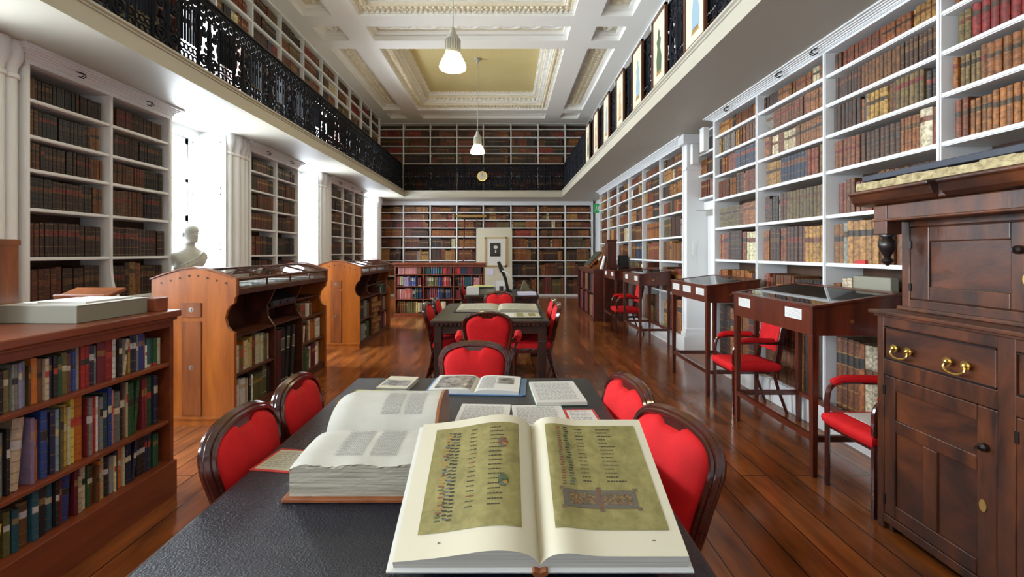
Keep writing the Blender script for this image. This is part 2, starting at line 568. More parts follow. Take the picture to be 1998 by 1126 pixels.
orn, fl, yel = MB(), MB(), MB()
def ring(w, x0, x1, y0, y1, t, z0, z1):
    w.box(x0, x0+t, y0, y1, z0, z1); w.box(x1-t, x1, y0, y1, z0, z1)
    w.box(x0+t, x1-t, y0, y0+t, z0, z1); w.box(x0+t, x1-t, y1-t, y1, z0, z1)
def dentils(w, x0, x1, y0, y1, d, z0, z1, step, wd):
    k = int((x1-x0)/step)
    for i in range(k):
        x = x0+(i+0.5)*(x1-x0)/k
        w.box(x-wd/2, x+wd/2, y0, y0+d, z0, z1); w.box(x-wd/2, x+wd/2, y1-d, y1, z0, z1)
    k = int((y1-y0)/step)
    for i in range(k):
        y = y0+(i+0.5)*(y1-y0)/k
        w.box(x0, x0+d, y-wd/2, y+wd/2, z0, z1); w.box(x1-d, x1, y-wd/2, y+wd/2, z0, z1)
def wave(w, x0, x1, y0, y1, z, along):
    # interlaced plaster guilloche down the middle of a panel
    L = (x1-x0) if along == 'x' else (y1-y0)
    H = ((y1-y0) if along == 'x' else (x1-x0))
    per = H*0.95
    k = max(1, round(L/per))
    for ph in (0, PI):
        pts = []
        for i in range(k*8+1):
            s = i/(k*8)
            q = 0.22*H*math.sin(2*PI*k*s/2+ph)
            pts.append((x0+s*L, (y0+y1)/2+q, z) if along == 'x' else ((x0+x1)/2+q, y0+s*L, z))
        w.tube(pts, 0.028, 5)
    for i in range(k):
        s = (i+0.5)/k
        p = (x0+s*L, (y0+y1)/2, z) if along == 'x' else ((x0+x1)/2, y0+s*L, z)
        w.ball(p, (0.05, 0.05, 0.035), 7)
leaf = MB()
def beads(w, x0, x1, y0, y1, z, step, r):
    k = int((x1-x0)/step)
    for i in range(k+1):
        x = x0+i*(x1-x0)/k
        for y in (y0, y1): w.ball((x, y, z), r, 6)
    k = int((y1-y0)/step)
    for i in range(1, k):
        y = y0+i*(y1-y0)/k
        for x in (x0, x1): w.ball((x, y, z), (r[1], r[0], r[2]), 6)
for (y0, y1) in HOLEY:
    if y1 < 3.2: continue
    if y1-y0 > 2:
        beads(leaf, -2.75+.055, 1.26-.055, y0+.055, y1-.055, ZC+.09, .085, (.030, .042, .03))
        beads(leaf, -2.75+.145, 1.26-.145, y0+.145, y1-.145, ZC+.09, .105, (.038, .040, .035))
        beads(leaf, -2.75+.30, 1.26-.30, y0+.30, y1-.30, ZC+.27, .11, (.036, .040, .03))
        for (x0, x1) in ((-3.8, -3.25), (1.76, 2.35)):
            n = int((y1-y0-.3)/.14)
            for i in range(n):
                for j in range(3):
                    leaf.ball((x0+.16+j*(x1-x0-.32)/2, y0+.15+(i+.5*(j % 2)+.3)*(y1-y0-.3)/n, ZC+.165), (.055, .045, .035), 6)
for (y0, y1) in HOLEY:
    big = y1-y0 > 2
    for (x0, x1) in HOLEX:
        if big and x1-x0 > 2:
            ring(orn, x0, x1, y0, y1, 0.20, ZC+0.09, ZC+0.5)
            dentils(fl, x0+0.0, x1-0.0, y0+0.0, y1-0.0, 0.035, ZC+0.04, ZC+0.09, 0.10, 0.06)
            ring(fl, x0+0.20, x1-0.20, y0+0.20, y1-0.20, 0.05, ZC+0.15, ZC+0.5)
            dentils(fl, x0+0.25, x1-0.25, y0+0.25, y1-0.25, 0.07, ZC+0.19, ZC+0.27, 0.13, 0.075)
            ring(orn, x0+0.25, x1-0.25, y0+0.25, y1-0.25, 0.10, ZC+0.27, ZC+0.5)
            ring(fl, x0+0.35, x1-0.35, y0+0.35, y1-0.35, 0.07, ZC+0.33, ZC+0.5)
            dentils(fl, x0+0.42, x1-0.42, y0+0.42, y1-0.42, 0.04, ZC+0.38, ZC+0.42, 0.09, 0.05)
            yel.box(x0+0.42, x1-0.42, y0+0.42, y1-0.42, ZC+0.42, ZC+0.5)
        else:
            t = 0.09
            ring(fl, x0, x1, y0, y1, t, ZC+0.10, ZC+0.5)
            orn.box(x0+t, x1-t, y0+t, y1-t, ZC+0.17, ZC+0.5)
            if not big: wave(fl, x0+t+0.02, x1-t-0.02, y0+t, y1-t, ZC+0.165, 'x' if x1-x0 > y1-y0 else 'y')
struct('trim_7', fl, 'ceil', label='white plaster mouldings and dentils of the ceiling coffers')
struct('trim_8', orn, 'orn', label='carved plaster bands of the ceiling coffers')
struct('trim_14', leaf, 'orn', label='raised plaster leaves of the ceiling coffers', smooth=True)
struct('trim_9', yel, 'yellow', label='yellow painted flat panels of the ceiling coffers')
# ---------------------------------------------------------------- built-in bookcases
class Map:
    def __init__(s, kind, at):
        s.kind, s.at = kind, at
        s.neg = kind == 'right'
    def __call__(s, u, v, z):
        if s.kind == 'right': return (s.at+v, u, z)
        if s.kind == 'left': return (s.at-v, u, z)
        return (u, s.at+v, z)
def mbox(w, mp, u0, u1, v0, v1, z0, z1, m=None):
    a, b = mp(u0, v0, z0), mp(u1, v1, z1)
    return w.box(a[0], b[0], a[1], b[1], z0, z1, m)

def bookcase(label, mp, us, zs, depth, ztop, wood='white', div=0.045, th=0.03, cor=0.10, plinth=True, hooks=(), name='wall_bookcase', back='shelfback', cat='bookcase', group=None):
    um = (us[0]+us[-1])/2
    root = thing(name, label, cat, mp(um, depth/2, 0 if plinth else zs[0]), group)
    z0 = 0 if plinth else zs[0]-th
    for i, u in enumerate(us):
        t = div*(0.75 if 0 < i < len(us)-1 else 1.0)
        w = MB()
        mbox(w, mp, u-t/2, u+t/2, 0.0, depth, z0, zs[-1]+0.01)
        mbox(w, mp, u-t/2+0.008, u+t/2-0.008, -0.007, 0.0, z0, zs[-1])
        obj('divider', w, wood, root)
    for i in range(len(us)-1):
        for z in zs[:-1]:
            w = MB()
            a, b = us[i]+div*0.375, us[i+1]-div*0.375
            mbox(w, mp, a, b, 0.012, depth, z-th, z)
            mbox(w, mp, a, b, 0.004, 0.012, z-th+0.006, z-0.004)
            obj('shelf', w, wood, root)
    w = MB()
    mbox(w, mp, us[0], us[-1], depth-0.015, depth, zs[0], zs[-1])
    obj('back_panel', w, back, root)
    w = MB()
    a, b = us[0]-div/2, us[-1]+div/2
    H = ztop-zs[-1]
    if cor > 0:
        for (f0, f1, p) in ((0, .28, 0.0), (.28, .36, .12), (.36, .5, .2), (.5, .62, .36), (.62, .72, .55), (.72, .82, .75), (.82, 1, 1.0)):
            e = cor*p
            mbox(w, mp, a-e*0.8, b+e*0.8, -e-0.004, depth, zs[-1]+H*f0, zs[-1]+H*f1)
    else:
        mbox(w, mp, a, b, 0.0, depth, zs[-1], ztop)
    obj('cornice', w, wood, root)
    if plinth:
        w = MB()
        mbox(w, mp, a, b, -0.02, depth, 0, zs[0]-th)
        mbox(w, mp, a, b, -0.012, 0, zs[0]-th, zs[0]-0.006)
        obj('plinth', w, wood, root)
    for u in hooks:
        w = MB()
        z = zs[-1]+H*0.45
        for s in (-0.012, 0.012):
            w.tube([mp(u+s, -0.03, z+0.02), mp(u+s, -cor*0.7-0.02, z+0.01), mp(u+s, -cor*0.8-0.03, z-0.02), mp(u+s, -cor*0.8, z-0.035), mp(u+s, -cor*0.55, z-0.02)], 0.005, 5)
        obj('hook', w, 'blackplastic', root)
    return root

# ---------------------------------------------------------------- books
LE = {'tan': (.235, .080, .018), 'brown': (.125, .042, .012), 'dark brown': (.048, .017, .008), 'red-brown': (.145, .033, .012),
      'black': (.020, .015, .014), 'olive': (.105, .074, .026), 'cream': (.50, .44, .31), 'navy': (.022, .032, .062),
      'dark red': (.20, .018, .017), 'golden': (.33, .17, .045), 'grey': (.20, .19, .17), 'green': (.028, .055, .032)}
MO = {'red': (.36, .022, .020), 'blue': (.020, .055, .24), 'navy': (.016, .022, .060), 'green': (.018, .085, .035), 'teal': (.016, .085, .110),
      'orange': (.52, .15, .020), 'yellow': (.50, .36, .06), 'cream': (.52, .47, .32), 'white': (.62, .62, .58), 'grey': (.20, .21, .21),
      'black': (.018, .017, .019), 'maroon': (.14, .014, .022), 'brown': (.15, .065, .026), 'lilac': (.26, .20, .36), 'pink': (.50, .20, .19),
      'olive': (.13, .12, .040), 'pale blue': (.22, .34, .46)}
GILT = (.40, .235, .060)
P_RIGHT = ['tan']*7+['brown']*8+['red-brown']*4+['golden']*3+['dark brown']*5+['olive']*2+['cream', 'black', 'navy', 'grey']
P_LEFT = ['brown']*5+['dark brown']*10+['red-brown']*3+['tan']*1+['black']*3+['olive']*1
P_FAR = ['brown']*5+['red-brown']*4+['dark brown']*5+['tan']*5+['olive']*2+['black', 'cream', 'golden', 'dark red']
P_UP = ['dark brown']*6+['red-brown']*4+['black']*4+['brown']*3+['dark red']*2+['tan', 'olive']
P_MOD = ['red', 'blue', 'navy', 'navy', 'green', 'teal', 'orange', 'yellow', 'cream', 'cream', 'white', 'grey', 'grey', 'black', 'black', 'maroon', 'brown', 'lilac', 'olive', 'pale blue', 'green']
P_MOD2 = ['pink', 'red', 'maroon', 'blue', 'navy', 'lilac', 'teal', 'brown', 'cream', 'pink', 'maroon', 'black', 'olive', 'green']
P_PALE = ['cream', 'white', 'cream', 'yellow', 'olive', 'brown', 'navy', 'maroon', 'orange', 'black', 'green', 'cream']
BOOKS = []
def fill(mp, u0, u1, z, hmax, depth, pal, kind, shelf, place, wr=(.034, .058), hr=(.78, .95), full=.985, sets=.62, runs=None, lean=0.0, vj=.006):
    u = u0+0.004
    end = u0+(u1-u0)*full
    T = MO if kind == 'modern' else LE
    lst = []
    queue = list(runs) if runs else []
    while True:
        if queue:
            n, cn, hf, w = queue.pop(0)
            style = rng.choice([1, 2, 1, 0])
        else:
            n = (rng.randint(3, 11) if kind != 'modern' else rng.randint(3, 5)) if rng.random() < sets else rng.randint(1, 2)
            cn = rng.choice(pal)
            hf = rng.uniform(*hr)
            w = rng.uniform(*wr)
            style = rng.choice([1, 1, 1, 2, 2, 0]) if kind != 'modern' else rng.choice([0, 0, 3, 5, 5, 4])
        base = T[cn] if kind != 'leather_shaded' else tuple(.62*q for q in T[cn])  # left-wall bindings: shade of facing away from the windows put into the colour
        k = rng.uniform(.8, 1.22)
        hue = [k*rng.uniform(.92, 1.08) for _ in range(3)]
        lab = rng.choice([(.15, .018, .014), (.030, .020, .014), (.05, .030, .016), (.13, .040, .016), (.10, .045, .016)]) if kind != 'modern' else rng.choice([(.55, .5, .35), (.03, .03, .03), (.45, .05, .04), (.5, .5, .5)])
        vs = 0.028+rng.uniform(0, .02)
        done = False
        for i in range(n):
            ww = w*rng.uniform(.96, 1.04)
            if u+ww > end: done = True; break
            kk = rng.uniform(.80, 1.20)
            h = min(hmax*hf*rng.uniform(.99, 1.01), hmax-.008)
            b = dict(mp=mp, u=u, z=z, w=ww-(.0015 if kind == 'modern' else .0048), h=h, d=min(depth-.06, max(.14, h*.72)), v=vs+rng.uniform(0, vj),
                     col=tuple(base[q]*hue[q]*kk for q in range(3)), cn=cn, style=style, lab=lab, kind='modern' if kind == 'modern' else 'leather', shelf=shelf, place=place, lean=0.0)
            u += ww
            if lean and rng.random() < lean and u+.05 < end:
                ang = rng.uniform(.05, .16)
                b['lean'] = ang
                u += h*math.sin(ang)+.004
            lst.append(b); BOOKS.append(b)
        if done or u > end-.018: break
    lst.sort(key=lambda b: (b['mp'](b['u'], 0, 0)[0])/max(.3, b['mp'](b['u'], 0, 0)[1]))
    for i, b in enumerate(lst): b['n'] = i+1
    return lst

def add_book(w, b, lod):
    mp, u0, z0, wd, h, d, v0 = b['mp'], b['u'], b['z']+.0005, b['w'], b['h'], b['d'], b['v']
    col, lab, style = b['col'], b['lab'], b['style']
    dark = tuple(c*.62 for c in col)
    gilt = tuple(.55*g+.45*c for g, c in zip(GILT, col))
    if lod == 0:
        st = [(0, .60, col), (.60, .74, lab if style == 2 else gilt if style == 1 else col), (.74, 1, col)] if style in (1, 2) else [(0, 1, col)]
        K = 1
    else:
        if style == 1:
            st, z = [], 0.0
            for i, q in enumerate((.10, .25, .40, .55, .70, .85)):
                st += [(z, q-.012, lab if i == 4 else col), (q-.012, q-.004, gilt), (q-.004, q+.012, dark)]
                z = q+.012
            st.append((z, 1, col))
        elif style == 2:
            st = [(0, .06, col), (.06, .075, gilt), (.075, .30, col), (.30, .315, gilt), (.315, .62, col), (.62, .635, gilt), (.635, .78, lab), (.78, .795, gilt), (.795, .95, col), (.95, .962, gilt), (.962, 1, col)]
        elif style == 4:
            st = [(0, .08, col), (.08, .13, lab), (.13, .52, col), (.52, .86, tuple(.6*a+.4*c for a, c in zip(lab, col))), (.86, 1, col)]
        elif style == 5:
            st = [(0, .07, col), (.07, .085, lab), (.085, .60, col), (.60, .615, lab), (.615, .80, tuple(.8*c+.2*a for a, c in zip(lab, col))), (.80, .815, lab), (.815, 1, col)]
        elif style == 3:
            st = [(0, .10, lab), (.10, 1, col)]
        else:
            st = [(0, .66, col), (.66, .80, lab if b['kind'] == 'leather' else gilt), (.80, 1, col)]
        K = 5 if lod == 2 else 2
    pages = (.30, .25, .16)
    bulge = min(.016, wd*.34) if lod else 0
    ca, sa = math.cos(b['lean']), math.sin(b['lean'])
    def pt(a, v, t):
        if sa:
            a, t = a*ca+t*sa, t*ca-a*sa+wd*sa
        return mp(u0+a, v, z0+t)
    vs, fs, cs = [], [], []
    us = [wd*i/K for i in range(K+1)]
    vv = [v0+bulge*(abs(2*i/K-1)**2) for i in range(K+1)]
    zz = [s[0]*h for s in st]+[h]
    for zq in zz:
        for i in range(K+1): vs.append(pt(us[i], vv[i], zq))
    for j, s in enumerate(st):
        for i in range(K):
            q = j*(K+1)+i
            fs.append((q, q+1, q+K+2, q+K+1)); cs.append(s[2])
    k = len(vs)
    T = len(zz)-1
    lo0, lo1, hi0, hi1 = 0, K, T*(K+1), T*(K+1)+K
    vs += [pt(0, v0+d, 0), pt(wd, v0+d, 0), pt(0, v0+d, h), pt(wd, v0+d, h)]
    fs += [tuple([k, lo0]+[i*(K+1) for i in range(1, T)]+[hi0, k+2]), tuple([lo1, k+1, k+3, hi1]+[i*(K+1)+K for i in range(T-1, 0, -1)]), (k+1, k, k+2, k+3)]
    cs += [col, col, col]
    if lod == 2 and wd > .016:
        e = min(.003, wd*.15)
        q = len(vs)
        vs += [pt(e, v0+bulge+.003, h), pt(wd-e, v0+bulge+.003, h), pt(e, v0+d, h), pt(wd-e, v0+d, h),
               pt(e, v0+bulge+.003, h-.005), pt(wd-e, v0+bulge+.003, h-.005), pt(e, v0+d, h-.005), pt(wd-e, v0+d, h-.005)]
        fs += [tuple([T*(K+1)+i for i in range(K+1)]+[q+1, q]), (hi0, q, q+2, k+2), (q+1, hi1, k+3, q+3), (q, q+1, q+5, q+4), (q+4, q+5, q+7, q+6)]
        cs += [col, col, col, pages, pages]
        fs += [(q, q+4, q+6, q+2), (q+5, q+1, q+3, q+7)]
        cs += [pages, pages]
    else:
        fs.append(tuple([T*(K+1)+i for i in range(K+1)]+[k+3, k+2])); cs.append(pages)
    fs.append(tuple([lo0, k, k+1]+[i for i in range(K, 0, -1)])); cs.append(col)
    if mp.neg: fs = [f[::-1] for f in fs]
    w.add(vs, fs, 0, cs)

# ---- right wall
R = Map('right', 2.68)
ZR = [0.22, 0.93, 1.41, 1.81, 2.18, 2.48, 2.74, 2.985, 3.17]
UR = [5.95, 4.94, 3.89, 2.86, 1.83, 0.80]
bookcase('white painted wall bookcase behind the dark oak cupboard, running to the door', R, UR[::-1], ZR, 0.33, ZS, hooks=(5.45, 4.4, 3.9, 2.86))
BAYS = ['bay beside the door', 'second bay from the door', 'third bay from the door', 'bay behind the dark cupboard', 'bay past the dark cupboard']
OV = {(0, 5): [(4, 'red-brown', .93, .05), (9, 'navy', .95, .058)], (1, 4): [(9, 'golden', .9, .038), (8, 'navy', .93, .052), (3, 'red-brown', .9, .05), (2, 'olive', .95, .06)],
      (1, 5): [(1, 'brown', .9, .045), (3, 'cream', .88, .035), (2, 'brown', .9, .05), (3, 'cream', .86, .06), (12, 'tan', .9, .037)],
      (4, 7): [(8, 'tan', .9, .04)], (2, 4): [(2, 'olive', .8, .04), (1, 'navy', .8, .07), (6, 'brown', .85, .045), (8, 'dark brown', .84, .045), (5, 'tan', .88, .03), (1, 'cream', .93, .09), (2, 'red-brown', .9, .035)],
      (1, 3): [(1, 'dark brown', .7, .05), (2, 'black', .75, .05), (1, 'cream', .78, .04), (2, 'dark brown', .8, .05), (12, 'olive', .8, .048)],
      (2, 2): [(2, 'tan', .86, .055), (1, 'grey', .88, .05), (5, 'golden', .9, .062), (7, 'brown', .85, .07)],
      (1, 2): [(3, 'dark brown', .9, .055), (1, 'red-brown', .9, .05), (1, 'tan', .88, .05), (4, 'dark brown', .9, .06), (1, 'red-brown', .88, .06), (6, 'golden', .86, .05)],
      (3, 5): [(14, 'tan', .86, .045), (2, 'olive', .92, .07)], (3, 6): [(2, 'olive', .93, .042), (8, 'dark red', .96, .050), (10, 'tan', .93, .046)],
      (2, 0): [(4, 'brown', .86, .065), (1, 'tan', .84, .06), (5, 'cream', .84, .068), (5, 'red-brown', .82, .06)],
      (2, 1): [(2, 'tan', .7, .045), (2, 'cream', .8, .055)], (1, 0): [(9, 'brown', .84, .06), (2, 'golden', .86, .05), (5, 'dark brown', .84, .06)]}
def rev(runs): return runs[::-1] if runs else None
for bi in range(5):
    for ri in range(8):
        hm = ZR[ri+1]-ZR[ri]-.03
        hr = {0: (.80, .92), 1: (.62, .80), 2: (.84, .93), 3: (.66, .82), 4: (.78, .93), 5: (.8, .95), 6: (.84, .96), 7: (.86, .97)}[ri]
        wr = (.044, .066) if ri < 1 else (.034, .052) if ri < 4 else (.029, .043)
        fill(R, 3.655 if (bi, ri) == (2, 1) else UR[bi+1]+.025, UR[bi]-.025, ZR[ri], hm, .33, P_RIGHT, 'leather', f'{["bottom", "second", "third", "fourth", "fifth", "sixth", "seventh", "top"][ri]} shelf' + (' up' if 0 < ri < 7 else ''), BAYS[bi], wr=wr, hr=hr, runs=rev(OV.get((bi, ri))), full=.985)
one('vellum_volume', MB().box(2.735, 2.80, 3.285, 3.64, .931, 1.315), 'greybox', 'long olive-grey vellum volume facing out on the shelf behind the nearest display table', 'book', bevel=.008)
ZR2 = [0.22, 0.85, 1.36, 1.75, 2.14, 2.42, 2.68, 2.915, 3.12]
UR2 = [13.2, 12.2, 11.15, 10.1, 9.07, 8.05, 7.0]
bookcase('white painted wall bookcase beyond the door, behind the far display tables', R, UR2[::-1], ZR2, 0.33, ZS, hooks=())
for bi in range(6):
    for ri in range(8):
        hm = ZR2[ri+1]-ZR2[ri]-.03
        fill(R, UR2[bi+1]+.025, UR2[bi]-.025, ZR2[ri], hm, .33, P_RIGHT, 'leather', f'{["bottom", "second", "third", "fourth", "fifth", "sixth", "seventh", "top"][ri]} shelf' + (' up' if 0 < ri < 7 else ''), f'{["farthest", "fifth", "fourth", "third", "second", "nearest"][bi]} bay beyond the door', wr=(.038, .06), hr=(.72, .95))
one('red_tag', MB().box(2.69, 2.71, 3.46, 3.56, 1.411, 1.44), 'redcard', 'small red tag lying on the shelf edge by the pale yellow leather set', 'tag')
# short shelves over the door
RD = Map('right', 2.86)
bookcase('short white shelves of dark books above the door', RD, [6.0, 6.95], [2.30, 2.63, 2.95, 3.22], 0.19, ZS, plinth=False, cor=0, name='overdoor_shelf', cat='shelf')
for ri, (z0, z1) in enumerate(((2.30, 2.63), (2.63, 2.95), (2.95, 3.22))):
    fill(RD, 6.03, 6.92, z0, z1-z0-.03, .25, ['dark brown', 'brown', 'red-brown', 'tan', 'black'], 'leather', ['bottom', 'middle', 'top'][ri]+' shelf', 'shelves over the door', hr=(.75, .95))
# the door and its casing
w = MB().box(3.0, 3.055, 6.04, 6.93, 0.02, 2.12)
for (z0, z1) in ((.15, .95), (1.05, 2.0)):
    for (y0, y1) in ((6.12, 6.45), (6.52, 6.85)):
        w.box(2.99, 3.0, y0, y1, z0, z1)
d = struct('door_1', w, 'white', bevel=.004)
obj('door_casing', MB().box(2.94, 3.06, 5.98, 6.06, 0, 2.2).box(2.94, 3.06, 6.91, 6.985, 0, 2.2).box(2.94, 3.06, 5.98, 6.985, 2.12, 2.24), 'white', d, bevel=.006)
obj('door_closer', MB().box(2.88, 2.94, 6.5, 6.66, 2.02, 2.1).box(2.72, 2.90, 6.57, 6.59, 2.085, 2.098), 'steel', d)
obj('door_knob', MB().lathe([(.01, 0), (.01, .03), (.026, .045), (.02, .07)], (2.985, 6.12, 1.0), 12, 'x'), 'brass', d)
# pilaster and base at the near end of the far case
w = MB()
w.box(2.68, 3.06, 6.86, 6.975, 0, ZS)
w.box(2.62, 3.06, 6.80, 7.0, 0, 0.25)
w.box(2.645, 3.06, 6.83, 6.99, 0.25, 0.31)
w.box(2.66, 3.06, 6.84, 6.985, 0.31, 0.36)
w.box(2.66, 3.06, 6.84, 6.99, 2.72, 2.76)
w.box(2.60, 3.06, 6.78, 6.99, 3.10, ZS)
struct('trim_10', w, 'white', bevel=.008)
one('light_switch', MB().box(2.77, 2.82, 6.845, 6.86, 1.46, 1.64).box(2.785, 2.805, 6.835, 6.845, 1.38, 1.43), 'plastic', 'white electrical switch box on the white pier beside the door', 'switch')
one('wall_speaker', MB().box(2.57, 2.65, 6.02, 6.14, 2.82, 3.14), 'plastic', 'white box loudspeaker on the end of the near right bookcase', 'speaker', bevel=.01)
one('wall_speaker', MB().box(2.70, 2.80, 6.70, 6.775, 2.78, 3.08), 'plastic', 'pale grey box loudspeaker under the cornice of the white pier', 'speaker', bevel=.01)

# ---- left wall
L = Map('left', -4.05)
ZL = [0.25, 1.03, 1.455, 1.88, 2.215, 2.505, 2.815, 3.10]
LN = ['bottom shelf', 'second shelf up', 'third shelf up', 'fourth shelf up', 'fifth shelf up', 'sixth shelf up', 'top shelf']
LC = [([3.9, 4.73, 5.56], 'white wall bookcase of shade-darkened leather volumes beside the first left window, behind the grey box', 'near left case'),
      ([7.30, 8.14, 8.96], 'white wall bookcase of shade-darkened leather volumes between the two nearer left windows', 'middle left case'),
      ([10.65, 11.47, 12.28, 13.08], 'white wall bookcase of shade-darkened leather volumes with three bays, farthest along the left wall', 'far left case')]
for ci, (us, lab, short) in enumerate(LC):
    root = bookcase(lab, L, us, ZL, 0.32, ZS, hooks=[(us[i]+us[i+1])/2 for i in range(len(us)-1)])
    obj('ledge', MB().box(-4.05, -3.93, us[0], us[-1], 0.98, 1.0), 'white', root)
    for u in us[1:-1]:
        poly = [(-4.05, 1.45)]+[(-4.05+.11*(1-math.cos(t*PI/2)), 1.45-.42*math.sin(t*PI/2)**.8) for t in [i/8 for i in range(1, 9)]]+[(-3.94, 1.0), (-4.05, 1.0)]
        obj('bracket', MB().prism(poly, 'y', u-.016, u+.016), 'white', root)
    for bi in range(len(us)-1):
        for ri in range(7):
            hm = ZL[ri+1]-ZL[ri]-.03
            hr = {0: (.7, .8), 1: (.78, .88), 2: (.72, .80), 3: (.80, .92), 4: (.80, .92), 5: (.76, .86), 6: (.68, .8)}[ri]
            runs = None
            if ci == 0 and ri == 1 and bi == 1: runs = [(4, 'dark brown', .82, .05), (1, 'dark brown', .9, .06), (1, 'golden', .92, .09), (1, 'tan', .88, .07), (8, 'dark brown', .8, .045)]
            bn = ['nearer bay', 'farther bay'][bi] if len(us) == 3 else ['near bay', 'middle bay', 'far bay'][bi]
            fill(L, us[bi]+.025, us[bi+1]-.025, ZL[ri], hm, .32, P_LEFT, 'leather_shaded', LN[ri], f'{bn} of {short}', wr=(.040, .062) if ri < 3 else (.030, .044), hr=hr, sets=.75, runs=runs)
    w = MB().box(XL, -4.37, us[0]-.04, us[-1]+.04, 0, ZS)
    struct(f'trim_{11+ci}', w, 'white', label='white masonry pier behind a left-hand bookcase')

# ---- far wall, lower
A = Map('far', 15.8)
UA = [-4.40, -3.53, -2.61, -1.70, -.79, .158, 1.09, 2.02, 2.94]
ZA = [0.06, 0.69, 1.22, 1.66, 2.04, 2.34, 2.61, 2.87, 3.11]
bookcase('white painted bookcase covering the far wall under the gallery', A, UA, ZA, 0.28, ZS, cor=0, div=.06)
EN = ['leftmost', 'second', 'third', 'fourth', 'fifth', 'sixth', 'seventh', 'eighth']
for bi in range(8):
    for ri in range(8):
        hm = ZA[ri+1]-ZA[ri]-.03
        fill(A, UA[bi]+.03, UA[bi+1]-.03, ZA[ri], hm, .28, (P_RIGHT+['cream', 'golden', 'golden']) if bi < 4 and ri in (2, 3) else P_FAR, 'leather', f'shelf {ri+1} up', f'{EN[bi]} bay of the far wall', wr=(.042, .066), hr=(.72, .95))
# ---- far wall, gallery
ZU = [3.50, 4.11, 4.54, 4.90, 5.15, 5.45, 5.73, 5.89]
AU = Map('far', 15.8)
r = bookcase('white painted gallery bookcase across the far wall above the clock', AU, UA, ZU, 0.28, ZC, cor=0, div=.06, plinth=False)
for bi in range(8):
    for ri in range(7):
        hm = ZU[ri+1]-ZU[ri]-.03
        if ri == 6: continue
        fill(AU, UA[bi]+.03, UA[bi+1]-.03, ZU[ri], hm, .28, P_UP, 'leather', f'shelf {ri+1} up', f'{EN[bi]} gallery bay', wr=(.042, .066), hr=(.72, .92))
# ---- gallery, left wall and right wall
GL = Map('left', -4.15)
ug = [0.9+.95*i for i in range(16)]
zg = [4.90, 5.30, 5.60, 5.875]
bookcase('long white gallery shelves along the left wall under the ceiling', GL, ug, zg, 0.28, ZC, cor=0, plinth=False, th=.04)
for bi in range(15):
    for ri in range(3):
        fill(GL, ug[bi]+.03, ug[bi+1]-.03, zg[ri], zg[ri+1]-zg[ri]-.04, .28, P_UP+['cream', 'tan', 'red-brown', 'navy', 'golden'], 'leather', f'shelf {ri+1} up', 'left gallery', wr=(.04, .065), hr=(.75, .95))
lowz = [3.50, 4.0, 4.45, 4.86]
k = 0
for (a, b) in ((-2.0, 1.6), (3.1, 5.8), (7.3, 10.0), (11.6, 15.75)):
    n = max(2, round((b-a)/.92))
    uu = [a+(b-a)*i/n for i in range(n+1)]
    bookcase('white gallery bookcase on the left wall ' + ['before the first gallery window', 'between the first two gallery windows', 'between the second and third gallery windows', 'beyond the last gallery window'][k], GL, uu, lowz, 0.28, 4.88, wood='press', cor=0, plinth=False)
    for bi in range(n):
        for ri in range(3):
            fill(GL, uu[bi]+.03, uu[bi+1]-.03, lowz[ri], lowz[ri+1]-lowz[ri]-.03, .28, P_UP, 'leather', f'shelf {ri+1} up', 'left gallery', wr=(.045, .07), hr=(.75, .95))
    k += 1
GR = Map('right', 2.76)
ug = [0.9+.99*i for i in range(16)]
bookcase('white gallery bookcase along the right wall behind the framed prints', GR, ug, [3.50, 4.0, 4.45, 4.90, 5.30, 5.60, 5.875], 0.28, ZC, cor=0, plinth=False)
for bi in range(15):
    for ri in range(3):
        fill(GR, ug[bi]+.03, ug[bi+1]-.03, [3.5, 4.0, 4.45][ri], .40, .28, P_UP, 'leather', f'shelf {ri+1} up', 'right gallery', wr=(.045, .07), hr=(.75, .95))
